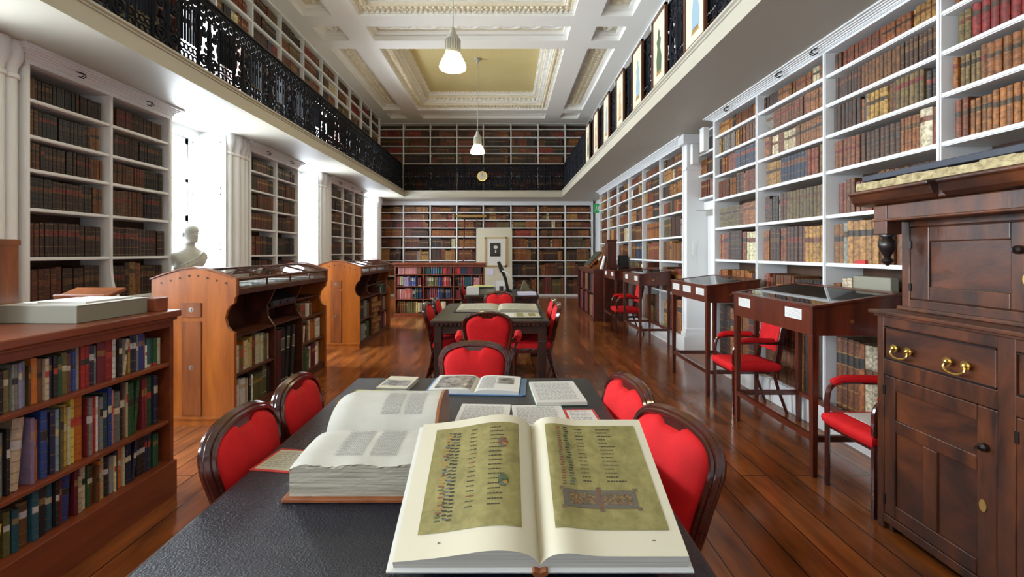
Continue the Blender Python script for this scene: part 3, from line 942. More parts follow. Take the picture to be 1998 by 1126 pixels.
# ---------------------------------------------------------------- gallery balustrade
def spiral(c, r0, r1, a0, a1, n, pl):
    return [pl(c[0]+(r0+(r1-r0)*i/n)*math.cos(a0+(a1-a0)*i/n), c[1]+(r0+(r1-r0)*i/n)*math.sin(a0+(a1-a0)*i/n)) for i in range(n+1)]
PW, PH = 0.64, 0.80
def iron_panel():
    w = MB()
    pl = lambda s, t: (0, s, t)
    def rod(p, r=.014): w.tube([pl(*q) for q in p], r, 5)
    for t in (.03, .60, .78): rod([(0, t), (PW, t)], .014)
    rod([(.012, 0), (.012, PH)], .02)
    rod([(.36, .03), (.36, .60)], .014)
    for i in range(5):                                  # frieze of rings with bosses
        c = (.075+i*.128, .69)
        w.tube(spiral(c, .058, .058, 0, 2*PI, 12, pl)[:-1], .010, 5, closed=True)
        w.tube(spiral(c, .030, .030, 0, 2*PI, 8, pl)[:-1], .009, 4, closed=True)
        w.ball(pl(*c), (.012, .030, .030), 6)
        for (a, b) in ((.064, .735), (.064, .645), (0, .760), (0, .622), (.064, .690), (.034, .760), (-.034, .760), (.034, .622), (-.034, .622)): w.ball(pl(c[0]+a, b), (.012, .024, .024), 5)
    # lyre: two scrolls rising to a broad leafy head, plain openings between
    for (cx, sg) in ((.105, 1), (.275, -1)):
        w.tube(spiral((cx, .14), .075, .015, -PI/2, -PI/2+sg*3.4*PI, 26, pl), .017, 5)
        w.tube(spiral((cx, .43), .045, .012, PI/2, PI/2+sg*2.6*PI, 18, pl), .016, 5)
    w.tube([pl(*q) for q in ((.19, .04), (.175, .16), (.20, .28), (.185, .40), (.19, .60))], [.016, .026, .030, .028, .018], 6)
    for (s, t, a, b) in ((.19, .30, .045, .07), (.19, .47, .05, .05), (.19, .20, .05, .035), (.05, .34, .026, .075), (.335, .34, .026, .075), (.05, .52, .035, .045), (.335, .52, .035, .045), (.05, .05, .04, .025), (.33, .05, .04, .025)):
        w.ball(pl(s, t), (.014, a, b), 7)
    for i in range(6):                                  # close bars with rings below
        s = .40+i*.043
        rod([(s, .22), (s, .60)], .013)
    for j in range(2):
        for i in range(4):
            c = (.395+i*.066, .075+j*.085)
            w.tube(spiral(c, .031, .031, 0, 2*PI, 8, pl)[:-1], .010, 4, closed=True)
    for (s, t) in ((.14, .33), (.24, .33), (.12, .25), (.26, .25), (.10, .57), (.28, .57), (.19, .56), (.03, .43), (.35, .43), (.03, .24), (.35, .24), (.10, .48), (.28, .48)): w.ball(pl(s, t), (.014, .03, .032), 6)
    for i in range(3): w.ball(pl(.44+i*.075, .42), (.013, .022, .05), 6)
    for i in range(3): w.ball(pl(.44+i*.075, .55), (.013, .03, .03), 6)
    return w
me = None
def balustrade(label, start, direction, count, rot):
    global me
    root = thing('balustrade', label, 'balustrade', (start[0], start[1], ZG))
    for i in range(count):
        if me is None:
            p = obj('iron_panel', iron_panel(), 'iron', None, smooth=True)
            me = p.data
            p.parent = root
        else:
            p = bpy.data.objects.new('iron_panel', me)
            COL.objects.link(p)
            p.parent = root
        p.location = (direction[0]*PW*i, direction[1]*PW*i, 0.0)
        p.rotation_euler = (0, 0, rot)
    L_ = count*PW
    e = (start[0]+direction[0]*L_, start[1]+direction[1]*L_)
    w = MB()
    w.tube([(start[0], start[1], ZG+PH+.012), (e[0], e[1], ZG+PH+.012)], .030, 8, sx=.6)
    obj('handrail', w, 'dark', root, smooth=True)
    return root
balustrade('black cast iron balustrade of scrolls along the left gallery', (GXL-.05, -.2), (0, 1), 23, 0)
balustrade('black cast iron balustrade of scrolls along the right gallery, hung with prints', (GXR+.05, -.2), (0, 1), 23, 0)
balustrade('short black cast iron balustrade across the far gallery', (GXL-.02, GYF+.05), (1, 0), 8, -PI/2)
# framed prints standing against the right gallery rail
POS = ['nearest the viewer', 'second from the near end', 'third from the near end', 'fourth from the near end', 'fifth from the near end', 'sixth from the near end', 'seventh from the near end']
for i, y in enumerate((4.35, 5.36, 6.25, 7.2, 8.2, 9.15, 10.05)):
    root = thing('framed_print', f'tall framed costume print on the right gallery rail, {POS[i]}', 'picture', (GXR, y, ZG), 'prints on the right gallery rail')
    x = GXR+.012
    h = .83
    w = MB()
    for (y0, y1, z0, z1) in ((y-.24, y+.24, ZG, ZG+.028), (y-.24, y+.24, ZG+h-.028, ZG+h), (y-.24, y-.212, ZG, ZG+h), (y+.212, y+.24, ZG, ZG+h)):
        w.box(x-.03, x, y0, y1, z0, z1)
    obj('picture_frame', w, 'frame', root)
    obj('mount', MB().box(x-.016, x-.003, y-.212, y+.212, ZG+.028, ZG+h-.028), 'page', root)
    w = MB()
    xx = x-.0175
    cx = y+(.01 if i % 2 else -.01)
    body = [(cx-.06, .16), (cx+.05, .16), (cx+.06, .30), (cx+.035, .44), (cx+.055, .52), (cx+.02, .56), (cx+.025, .61), (cx, .65), (cx-.025, .61), (cx-.02, .56), (cx-.055, .52), (cx-.035, .42), (cx-.07, .30)]
    w.prism([(y+(a-y)*1.35, ZG+b) for a, b in body], 'x', xx, xx+.001, 0)
    w.prism([(cx-.08, ZG+.12), (cx+.09, ZG+.12), (cx+.07, ZG+.165), (cx-.07, ZG+.165)], 'x', xx, xx+.001, 1)
    obj('printed_figure', w, [['skin', 'greenink', 'printblue', 'skin', 'greyink', 'skin', 'greenink'][i] if i else 'printblue', 'goldink'], root)
# wall clock on the far rail
root = thing('clock', 'round pale clock hung on the far gallery railing', 'clock', (-.76, 14.6, 3.74))
obj('clock_case', MB().lathe([(.155, 0), (.165, .02), (.16, .06), (.14, .07), (.13, .05)][::-1], (-.76, 14.535, 3.895), 24, 'y'), 'brass', root, smooth=True)
obj('clock_face', MB().lathe([(.136, 0), (.136, .012)], (-.76, 14.520, 3.895), 24, 'y'), 'page', root)
w = MB().box(-.765, -.755, 14.514, 14.519, 3.895, 3.99).box(-.76, -.70, 14.514, 14.519, 3.89, 3.90)
for i in range(12):
    a = i*PI/6
    w.box(-.76+.115*math.sin(a)-.006, -.76+.115*math.sin(a)+.006, 14.515, 14.5195, 3.895+.115*math.cos(a)-.006, 3.895+.115*math.cos(a)+.006)
obj('clock_hands', w, 'ink', root)

# ---------------------------------------------------------------- pendant lamps
def pendant(y, label):
    x = -.72
    zb = 3.95
    root = thing('pendant_lamp', label, 'lamp', (x, y, zb), 'pendant lamps')
    obj('ceiling_rose', MB().lathe([(.012, -.12), (.03, -.10), (.035, -.05), (.08, -.03), (.085, 0)], (x, y, ZC+.42), 16), 'lampbody', root, smooth=True)
    obj('cord', MB().tube([(x, y, zb+.52), (x, y, ZC+.32)], .008, 6), 'lampbody', root)
    w = MB().lathe([(.10, .20), (.105, .24), (.10, .26), (.098, .40), (.075, .45), (.04, .50), (.03, .56), (.01, .57)], (x, y, zb), 24)
    for i in range(20):
        a = i*PI/10
        w.box(x+.1*math.cos(a)-.006, x+.1*math.cos(a)+.006, y+.1*math.sin(a)-.006, y+.1*math.sin(a)+.006, zb+.25, zb+.40)
    obj('lamp_body', w, 'lampbody', root, smooth=True)
    obj('glass_shade', MB().lathe([(.03, .0), (.13, -.0), (.175, .015), (.18, .04), (.16, .10), (.125, .17), (.10, .215), (.06, .215)], (x, y, zb), 24), 'glow', root, smooth=True)
    d = bpy.data.lights.new('lamp_bulb', 'POINT')
    d.energy, d.color, d.shadow_soft_size = 40, (1.0, .83, .50), .16
    o = bpy.data.objects.new('lamp_bulb', d)
    COL.objects.link(o)
    o.location = (x, y, zb-.18)
pendant(6.2, 'lit pendant lamp hanging nearer the viewer, with fluted grey body')
pendant(11.5, 'smaller-looking lit pendant lamp hanging in front of the far gallery shelves')
pendant(.9, 'lit pendant lamp hanging from the ceiling above the foreground reading table')

# ---------------------------------------------------------------- chairs
def arc_outline():
    half = [(.0, .47), (.10, .47), (.150, .49), (.176, .56), (.194, .66), (.212, .76), (.219, .82), (.205, .875), (.165, .915), (.105, .936), (.045, .945)]
    pts = half+[(0, .946)]+[(-a, b) for a, b in half[::-1][:-1]]
    return [(p.x, p.y) for p in spline([(a, b, 0) for a, b in pts], 3, True)]
OUT0 = arc_outline()
def lean_back(x, z, y=0.0):
    t = (z-.45)
    return (x, -.215-.17*t-.06*max(0, t-.2)+y, z)
def build_chair(label, arms=False):
    kz = 1.0 if arms else .90
    OUT = [(x, .47+(z-.47)*kz) for x, z in OUT0]
    zt = .47+.476*kz
    root = thing('armchair' if arms else 'dining_chair', label, 'chair', (0, 0, 0))
    w = MB()
    for (k, dy, r) in ((1.0, 0.0, .017), (.955, .016, .011), (1.035, -.010, .012)):
        w.tube([lean_back(x*k, .70+(z-.70)*(1+(k-1)*.8), dy) for x, z in OUT], r, 7, closed=True)
    crest = [(-.085, zt-.018), (-.06, zt-.050), (.06, zt-.050), (.085, zt-.018), (.05, zt-.004), (-.05, zt-.004)]
    vs = [lean_back(a, b, .014) for a, b in crest]+[lean_back(a, b, -.012) for a, b in crest]
    w.add(vs, [tuple(range(6)), tuple(range(11, 5, -1))]+[(i, i+6, (i+1) % 6+6, (i+1) % 6) for i in range(6)])
    obj('back_frame', w, 'chairwood', root, smooth=True)
    w = MB()
    N = len(OUT)
    def inner(x, z, k):
        q = 1-k
        zz = .70+(z-.70)*k
        xx = x*k
        if z > zt-.06 and abs(x) < .085:                  # dip under the carved crest
            zz -= .030*k**2*min(1, 2.2*(.5+.5*math.cos(PI*x/.085)))
        return xx, zz
    levels = [(.93, 0.0), (.90, .022), (.78, .034), (.55, .042), (.25, .045)]
    for sgn in (1, -1):
        vs, fs = [], []
        for (k, dy) in levels:
            for (x, z) in OUT:
                xx, zz = inner(x, z, k)
                vs.append(lean_back(xx, zz, sgn*dy*(1 if sgn > 0 else .6)))
        vs.append(lean_back(0, .70, sgn*.045*(1 if sgn > 0 else .6)))
        for j in range(len(levels)-1):
            for i in range(N):
                q = (j*N+i, j*N+(i+1) % N, (j+1)*N+(i+1) % N, (j+1)*N+i)
                fs.append(q if sgn > 0 else q[::-1])
        j = (len(levels)-1)*N
        for i in range(N):
            q = (j+i, j+(i+1) % N, len(vs)-1)
            fs.append(q if sgn > 0 else q[::-1])
        fs = [f[::-1] for f in fs]
        w.add(vs, fs)
    obj('backrest', w, 'red', root, smooth=True, angle=60)
    # seat: padded trapezoid
    def seat_pts(s, z):
        base = [(-.17, -.20), (.17, -.20), (.198, .05), (.205, .20), (.14, .245), (0, .255), (-.14, .245), (-.205, .20), (-.198, .05)]
        return [(p.x, p.y, z) for p in spline([(a*s, b*s, 0) for a, b in base], 3, True)]
    w = MB()
    rings = [seat_pts(1.0, .405), seat_pts(1.03, .43), seat_pts(1.0, .455), seat_pts(.8, .475), seat_pts(.4, .482)]
    n = len(rings[0])
    vs = [p for r in rings for p in r]
    fs = [(j*n+i, j*n+(i+1) % n, (j+1)*n+(i+1) % n, (j+1)*n+i) for j in range(4) for i in range(n)]
    fs += [tuple(range(n-1, -1, -1)), tuple(4*n+i for i in range(n))]
    w.add(vs, fs)
    obj('seat', w, 'red', root, smooth=True)
    w = MB()
    rr = [seat_pts(1.0, .35), seat_pts(1.015, .36), seat_pts(1.015, .40), seat_pts(1.0, .408)]
    vs = [p for r in rr for p in r]
    fs = [(j*n+i, j*n+(i+1) % n, (j+1)*n+(i+1) % n, (j+1)*n+i) for j in range(3) for i in range(n)]
    fs += [tuple(range(n-1, -1, -1)), tuple(3*n+i for i in range(n))]
    w.add(vs, fs)
    for s in (-1, 1): w.tube([(s*.155, -.205, .36), lean_back(s*.155, .50)], .016, 7)
    obj('seat_frame', w, 'chairwood', root, smooth=True)
    for (sx, sy) in ((-1, 1), (1, 1), (-1, -1), (1, -1)):
        w = MB()
        if sy > 0: pts, r = [(sx*.178, .20, .37), (sx*.186, .215, .25), (sx*.179, .208, .10), (sx*.185, .222, 0)], [.026, .024, .017, .018]
        else: pts, r = [(sx*.165, -.19, .37), (sx*.168, -.21, .25), (sx*.172, -.25, .10), (sx*.178, -.30, 0)], [.022, .02, .017, .018]
        w.tube([p for p in spline(pts, 4)], [r[min(3, int(i/4))] for i in range(13)], 8)
        obj('leg', w, 'chairwood', root, smooth=True)
    if arms:
        for s in (-1, 1):
            w = MB().tube(spline([(s*.200, .10, .40), (s*.245, .12, .52), (s*.285, .10, .64), (s*.285, .0, .672), (s*.275, -.14, .672), lean_back(s*.205, .70)], 4), .016, 7)
            a = obj('arm', w, 'chairwood', root, smooth=True)
            obj('arm_pad', MB().tube(spline([(s*.286, .10, .665), (s*.286, .04, .70), (s*.280, -.10, .70), (s*.270, -.19, .69)], 4), [.03]+[.038]*11+[.032], 8), 'red', a, smooth=True)
    return root
side_proto = build_chair('red velvet side chair, rounded back, on the left of the foreground table, nearest the viewer')
arm_proto = build_chair('red velvet armchair with padded elbows, back turned, before the second table', True)
def place(proto, x, y, deg, label=None, group=None):
    o = proto if label is None else copy_tree(proto)
    o.location = (x, y, 0)
    o.rotation_euler = (0, 0, math.radians(deg))
    if label: o['label'] = label
    return o
place(side_proto, -.70, 1.73, -90)
place(side_proto, -.70, 2.19, -88, 'red velvet side chair on the left of the foreground table, farther one')
place(side_proto, .345, 1.60, 110, 'red velvet side chair on the right of the foreground table, nearest the viewer')
place(side_proto, .29, 2.12, 101, 'red velvet side chair on the right of the foreground table, farther one')
place(side_proto, -.21, 2.74, 180, 'red velvet chair at the far end of the foreground table, facing the viewer')
place(arm_proto, -.17, 4.50, 0)
place(side_proto, -.64, 5.44, -91, 'red chair on the left of the second table, nearer one')
place(side_proto, -.62, 5.98, -90, 'red chair on the left of the second table, farther one')
place(side_proto, .31, 5.44, 89, 'red chair on the right of the second table, nearer one')
place(side_proto, .31, 5.94, 90, 'red chair on the right of the second table, farther one')
place(side_proto, -.105, 6.64, 180, 'red chair at the far end of the second table, below the desk')
place(side_proto, -.56, 8.72, -90, 'red chair seen edge-on at the left end of the far desk')

def build_elbow(label):
    root = thing('elbow_chair', label, 'chair', (0, 0, 0))
    w = MB()
    def pad(w, cx, cy, z0, z1, hx, hy, r=.03):
        def rr(s, z): return [(p.x+cx, p.y+cy, z) for p in spline([(a*hx*s, b*hy*s, 0) for a, b in ((-.9, -1), (0, -1.0), (.9, -1), (1, -.9), (1, 0), (1, .9), (.9, 1), (0, 1.03), (-.9, 1), (-1, .9), (-1, 0), (-1, -.9))], 3, True)]
        rings = [rr(.93, z0), rr(1.0, z0+.02), rr(1.02, (z0+z1)/2), rr(1.0, z1-.02), rr(.92, z1-.004), rr(.5, z1+.008)]
        n = len(rings[0])
        vs = [p for q in rings for p in q]
        fs = [(j*n+i, j*n+(i+1) % n, (j+1)*n+(i+1) % n, (j+1)*n+i) for j in range(5) for i in range(n)]
        fs += [tuple(range(n-1, -1, -1)), tuple(5*n+i for i in range(n))]
        w.add(vs, fs)
    pad(w, 0, .0, .395, .475, .205, .225)
    obj('seat', w, 'red', root, smooth=True)
    w = MB()                                              # upright padded back between two rails
    w.x = Matrix.Translation((0, -.235, .60)) @ Matrix.Rotation(math.radians(10), 4, 'X')
    pr = [(-.155, -.015), (-.15, -.025), (.15, -.025), (.155, -.015), (.155, .015), (.14, .03), (-.14, .03), (-.155, .015)]
    w.prism(pr, 'z', -.03, .31)
    obj('backrest', w, 'red', root, bevel=.01)
    w = MB()
    w.x = Matrix.Translation((0, -.235, .60)) @ Matrix.Rotation(math.radians(10), 4, 'X')
    for s in (-1, 1): w.box(s*.158, s*.176, -.028, .022, -.17, .325)
    w.box(-.158, .158, -.02, .015, .31, .325)
    obj('back_frame', w, 'chairwood', root, bevel=.004)
    for s in (-1, 1):
        w = MB().tube(spline([(s*.19, .20, 0), (s*.19, .20, .40), (s*.19, .20, .56), (s*.19, .175, .635), (s*.19, .10, .66), (s*.19, -.05, .66), (s*.185, -.24, .655)], 5), .016, 8)
        leg = obj('leg', w, 'chairwood', root, smooth=True)
        obj('arm_pad', MB().tube(spline([(s*.19, .17, .655), (s*.19, .10, .682), (s*.19, -.05, .682), (s*.188, -.17, .678)], 4), [.018]+[.025]*11+[.02], 8), 'red', leg, smooth=True)
        obj('leg', MB().tube([(s*.175, -.17, .40), (s*.178, -.22, .22), (s*.18, -.30, 0)], .015, 8), 'chairwood', root, smooth=True)
    obj('seat_frame', MB().box(-.19, .19, -.2, .2, .375, .40).tube([(-.19, .2, .385), (.19, .2, .385)], .012, 6), 'chairwood', root)
    return root
elbow = build_elbow('red upholstered elbow chair with paper on the seat, beside the dark oak cupboard')
place(elbow, 2.27, 2.785, 90)
place(elbow, 2.30, 4.45, 90, 'red upholstered elbow chair between the two nearest display tables')
place(elbow, 2.22, 8.62, 90, 'red upholstered elbow chair between the two far display tables')
one('printed_sheet', MB().box(2.12, 2.42, 2.64, 2.90, .489, .491), 'paper', 'white printed sheet lying on the seat of the nearest elbow chair', 'paper')

# ---------------------------------------------------------------- library tables
def table(label, x0, x1, y0, y1, top='leather', h=.75):
    root = thing('library_table', label, 'table', ((x0+x1)/2, (y0+y1)/2, 0))
    obj('tabletop', MB().box(x0, x1, y0, y1, h-.035, h-.0005), 'tablewood', root, bevel=.008)
    obj('leather_inset', MB().box(x0+.012, x1-.012, y0+.012, y1-.012, h-.01, h), top, root)
    w = MB()
    n = int((x1-x0)/.05)
    for i in range(n):
        for yy in (y0+.015, y1-.015): w.ball((x0+(i+.5)*(x1-x0)/n, yy, h-.045), (.022, .012, .022), 8)
    n = int((y1-y0)/.05)
    for i in range(n):
        for xx in (x0+.015, x1-.015): w.ball((xx, y0+(i+.5)*(y1-y0)/n, h-.045), (.012, .022, .022), 8)
    obj('scalloped_edge', w, 'tablewood', root, smooth=True)
    obj('apron', MB().box(x0+.06, x1-.06, y0+.06, y0+.085, h-.15, h-.035).box(x0+.06, x1-.06, y1-.085, y1-.06, h-.15, h-.035).box(x0+.06, x0+.085, y0+.06, y1-.06, h-.15, h-.035).box(x1-.085, x1-.06, y0+.06, y1-.06, h-.15, h-.035), 'tablewood', root)
    for (a, b) in ((x0+.035, y0+.035), (x1-.125, y0+.035), (x0+.035, y1-.125), (x1-.125, y1-.125)):
        w = MB().box(a, a+.09, b, b+.09, .08, h-.035).box(a-.006, a+.096, b-.006, b+.096, 0, .08).box(a-.005, a+.095, b-.005, b+.095, .50, .52)
        obj('leg', w, 'tablewood', root, bevel=.006)
    return root
table('foreground library table with a black tooled leather top covered in open books', -.885, .49, .62, 2.755)
table('second library table with dark olive leather top and scalloped edge', -.835, .476, 5.04, 6.75, 'olive')
table('far desk with a black top carrying papers, lamp and stands', -.73, .57, 7.95, 9.4)
# ---------------------------------------------------------------- hooded double-sided presses
def text_rows(w, u0, u1, v0, v1, n, fn, r, fill_=.9, hgt=.5, m=0, gap=None, word=.02):
    """rows of word-like dashes on a surface; fn(u, v) gives the 3D point"""
    for i in range(n):
        v = v1-(i+.5)*(v1-v0)/n
        dv = (v1-v0)/n*hgt/2
        u = u0
        end = u0+(u1-u0)*(fill_ if r.random() < .12 else 1.0)
        while u < end:
            L_ = min(r.uniform(.5, 1.7)*word, end-u)
            if L_ > word*.2:
                w.quad(fn(u, v-dv), fn(u+L_, v-dv), fn(u+L_, v+dv), fn(u, v+dv), m)
            u += L_+word*.35
def press(label, dx, y0, y1, place_, black):
    c = -2.71+dx
    root = thing('display_press', label, 'display case', (c, (y0+y1)/2, 0), None)
    half = [(.352, .0), (.352, .80), (.32, .815), (.29, .85), (.272, .92), (.29, .99), (.32, 1.035), (.352, 1.055), (.355, 1.10), (.37, 1.12), (.37, 1.262), (.25, 1.305), (.10, 1.348), (0, 1.358)]
    poly = [(c+a, z) for a, z in half]+[(c-a, z) for a, z in half[::-1][1:]]
    for k, (a, b) in enumerate(((y0, y0+.035), (y1-.035, y1))):
        e = obj('end_panel', MB().prism(poly, 'y', a, b), 'oak', root, bevel=.004)
        f = a-.004 if k == 0 else b+.004
        s = -1 if k == 0 else 1
        obj('plinth', MB().box(c-.345, c+.345, f, f-.012*s*-1*-1 if False else f+s*.012, 0, .055).box(c-.345, c+.345, f, f+s*.02, .055, .075), 'oak', e)
        st = obj('inlaid_strip', MB().box(c-.10, c+.065, f, f+s*.004, .085, .90).box(c-.10, c+.065, f, f+s*.004, .935, 1.06), 'oakdark', e)
        w = MB()
        for z in (1.0, .50):
            w.lathe([(.022, 0), (.024, .006), (.014, .010), (.010, .004)], (c-.018, f+s*.006, z), 14, 'y')
            w.box(c-.022, c-.014, f, f+s*.012, z-.014, z+.012)
        obj('lock', w, 'steel', st, smooth=True)
        w = MB()
        for i in range(8):
            xx = -.28+i*.08
            w.lathe([(.009, 0), (.006, .004)], (c+xx, f, 1.305-.26*abs(xx)), 8, 'y')
        obj('nail', w, 'dark', e)
        w = MB()
        top = [(c+.375, 1.262), (c+.25, 1.308), (c+.10, 1.352), (c, 1.362), (c-.10, 1.352), (c-.25, 1.308), (c-.375, 1.262), (c-.375, 1.274), (c-.25, 1.320), (c-.10, 1.364), (c, 1.374), (c+.10, 1.364), (c+.25, 1.320), (c+.375, 1.274)]
        w.prism(top, 'y', a-.012, b+.012)
        obj('top_moulding', w, 'oakdark', e)
    obj('back_board', MB().box(c-.012, c+.012, y0+.035, y1-.035, .05, 1.15), 'press', root)
    obj('base_board', MB().box(c-.335, c+.335, y0+.035, y1-.035, 0, .075), 'press', root)
    obj('top_board', MB().box(c-.365, c+.365, y0+.035, y1-.035, 1.125, 1.165), 'press', root, bevel=.004)
    L3 = (y1-y0-.07)
    yb = [y0+.035, y0+.035+L3*.36, y0+.035+L3*.68, y1-.035]
    for s in (1, -1):
        for y in yb[1:3]:
            pts = [(0, .075), (.33, .075), (.33, .74), (.30, .78), (.26, .84), (.25, .95), (.30, 1.05), (.335, 1.125), (0, 1.125)]
            obj('upright', MB().prism([(c+s*a, z) for a, z in pts], 'y', y-.014, y+.014), 'press', root)
        for (i, zz) in ((0, (.415, .76)), (1, (.76, .93)), (2, (.415, .72, .95))):
            for z in zz:
                obj('shelf', MB().box(c+s*.012, c+s*(.325 if z < .78 else .25), yb[i]+.012, yb[i+1]-.012, z-.02, z), 'press', root)
    # glazed hood
    w = MB()
    for y in [y0+.05+i*(y1-y0-.10)/4 for i in range(5)]:
        for s in (1, -1):
            w.tube([(c+s*.355, y, 1.165), (c+s*.355, y, 1.262)], .011, 4)
            w.tube([(c+s*.355, y, 1.262), (c+s*.03, y, 1.345)], .011, 4)
    for s in (1, -1):
        w.tube([(c+s*.355, y0+.03, 1.262), (c+s*.355, y1-.03, 1.262)], .014, 4)
        w.tube([(c+s*.355, y0+.03, 1.172), (c+s*.355, y1-.03, 1.172)], .014, 4)
    w.box(c-.045, c+.045, y0+.03, y1-.03, 1.335, 1.352)
    hood = obj('glazing_frame', w, 'press', root)
    w = MB()
    for s in (1, -1):
        w.quad((c+s*.355, y0+.035, 1.17), (c+s*.355, y1-.035, 1.17), (c+s*.355, y1-.035, 1.262), (c+s*.355, y0+.035, 1.262))
        w.quad((c+s*.355, y0+.035, 1.262), (c+s*.355, y1-.035, 1.262), (c+s*.03, y1-.035, 1.345), (c+s*.03, y0+.035, 1.345))
    obj('glass', w, 'glass', hood)
    names = ['nearest', 'second', 'third', 'farthest']
    for i in range(4):                                   # things shown under the glass
        y = y0+.14+i*(y1-y0-.62)/3
        w = MB().box(c-.30, c+.31, y, y+.34, 1.166, 1.170)
        w.x = Matrix.Translation((c+.2, y+.15, 1.175)) @ Matrix.Rotation(.2-.1*i, 4, 'Z')
        w.box(-.08, .08, -.09, .09, 0, .012+.004*i)
        w.x = None
        text_rows(w, c+.10, c+.29, y+.02, y+.28, 9, lambda u, v: (u, v, 1.1703), rng, m=1)
        one('exhibit_sheet', w, ['paper', 'greyink'], f'white exhibit sheet under the glass hood of the {place_}, {names[i]} one', 'paper', f'sheets in the {place_}')
    # books on the aisle side
    mp = Map('left', c+.335)
    P = f'{place_}'
    for (i, z, hm, pal, wr, lean) in ((0, .076, .31, ['cream', 'white', 'cream', 'yellow', 'olive', 'navy', 'black', 'cream'], (.024, .04), 0), (0, .416, .31, ['cream', 'white', 'cream', 'yellow', 'brown', 'orange', 'green', 'cream', 'olive'], (.02, .035), .06),
                          (2, .076, .30, P_PALE, (.022, .036), .05), (2, .416, .27, ['orange', 'brown', 'cream', 'navy', 'maroon', 'white'], (.02, .035), .1), (2, .721, .19, ['brown', 'navy', 'white'], (.02, .03), .1)):
        if black:
            fill(mp, yb[i]+.02, yb[i+1]-.02, z, hm, .30, pal, 'modern', {.076: 'bottom', .416: 'middle', .721: 'top'}[z]+' shelf', f'{["near", "", "far"][i]} bay of {P}', wr=wr, hr=(.72, .95), sets=.15, lean=lean, full=.98 if z < .7 else .6)
        else:
            fill(mp, yb[i]+.02, yb[i+1]-.02, z, hm, .30, ['maroon', 'brown', 'navy', 'black', 'grey', 'brown', 'red', 'white', 'green'], 'modern', {.076: 'bottom', .416: 'middle', .721: 'top'}[z]+' shelf', f'{["near", "", "far"][i]} bay of {P}', wr=(.028, .05), hr=(.72, .95), sets=.4, lean=lean)
    if black:                                             # tall folios on the floor of the middle bay
        fill(mp, yb[1]+.02, yb[2]-.02, .076, .66, .30, ['brown', 'maroon', 'brown', 'black'], 'modern', 'base', f'middle bay of {P}', wr=(.04, .065), hr=(.88, .98), sets=.2, lean=.25, full=.97)
        r2 = thing('slope_box', 'black sloping case standing in the middle bay of the nearer display press', 'box', (c+.13, (yb[1]+yb[2])/2, .931))
        obj('body', MB().prism([(c+.03, .931), (c+.27, .931), (c+.27, .985), (c+.10, 1.08), (c+.03, 1.08)], 'y', yb[1]+.04, yb[2]-.04), 'blackplastic', r2, bevel=.006)
        w = MB()
        for i in range(3): w.box(c+.271, c+.278, yb[1]+.06+i*.17, yb[1]+.19+i*.17, .945, .975)
        obj('front_strip', w, 'navy', r2)
    else:                                                 # a slumped pile of orange-brown bundles
        for i in range(7):
            z = .079+i*.092
            w = MB()
            w.x = Matrix.Translation((c+.21+.02*math.sin(i*1.7), (yb[1]+yb[2])/2+.02*math.cos(i*2.1), z)) @ Matrix.Rotation(.14*math.sin(i*2.3), 4, 'Z') @ Matrix.Rotation(.02*math.sin(i*1.1), 4, 'X')
            w.box(-.13, .13, -.22, .22, 0, .012).box(-.12, .12, -.21, .21, .012, .068, 1).box(-.13, .13, -.22, .22, .068, .080)
            one('ledger', w, ['brownleather', 'goldink'], f'orange-brown ledger lying flat, {ordn(i+1)} from the bottom of the pile in the farther display press', 'ledger', 'pile of ledgers', bevel=.003)
    return root
press('orange oak display press with glazed hood, nearer of the two on the left', 0, 4.0, 6.05, 'nearer press', True)
press('orange oak display press with glazed hood, farther of the two on the left', .07, 7.2, 9.1, 'farther press', False)

# ---------------------------------------------------------------- low bookcases
def lowcase(name, label, mp, u0, u1, rows, htop, depth, divs, wood='lowcase', slab=.04, over=.03, plinth=.064):
    root = thing(name, label, 'bookcase', mp((u0+u1)/2, depth/2, 0))
    w = MB()
    mbox(w, mp, u0-over, u1+over, -over, depth+over, htop-slab, htop)
    mbox(w, mp, u0-over*.5, u1+over*.5, -over*.5, depth+over*.5, htop-slab-.02, htop-slab)
    obj('top_board', w, wood, root, bevel=.006)
    for u in (u0, u1):
        w = MB()
        s = 1 if u == u0 else -1
        mbox(w, mp, u, u+s*.028, 0, depth, 0, htop-slab-.02)
        obj('side_panel', w, wood, root, bevel=.003)
    w = MB()
    mbox(w, mp, u0+.028, u1-.028, depth/2-.008 if depth > .5 else depth-.016, depth/2+.008 if depth > .5 else depth, plinth, htop-slab-.02)
    obj('back_panel', w, wood, root)
    w = MB()
    mbox(w, mp, u0-.012, u1+.012, -.014, depth+.012, 0, plinth)
    obj('plinth', w, wood, root, bevel=.005)
    w = MB()
    mbox(w, mp, u0+.028, u1-.028, .004, .02, htop-slab-.06, htop-slab-.02)
    obj('frieze_rail', w, wood, root)
    for z in rows[1:]:
        for a, b in zip([u0+.028]+divs, divs+[u1-.028]):
            w = MB()
            mbox(w, mp, a, b, .006, depth-.006, z-.022, z)
            obj('shelf', w, wood, root, bevel=.003)
    for u in divs:
        w = MB()
        mbox(w, mp, u-.012, u+.012, .006, depth-.006, plinth, htop-slab-.06)
        obj('divider', w, wood, root)
    return root
LB = Map('left', -2.07)
lowcase('low_bookcase', 'low reddish wooden bookcase in the left foreground, filled with modern books', LB, .9, 2.87, [.21, .468, .82], 1.14, .64, [1.84], plinth=.21)
RN = ['bottom shelf', 'middle shelf', 'top shelf']
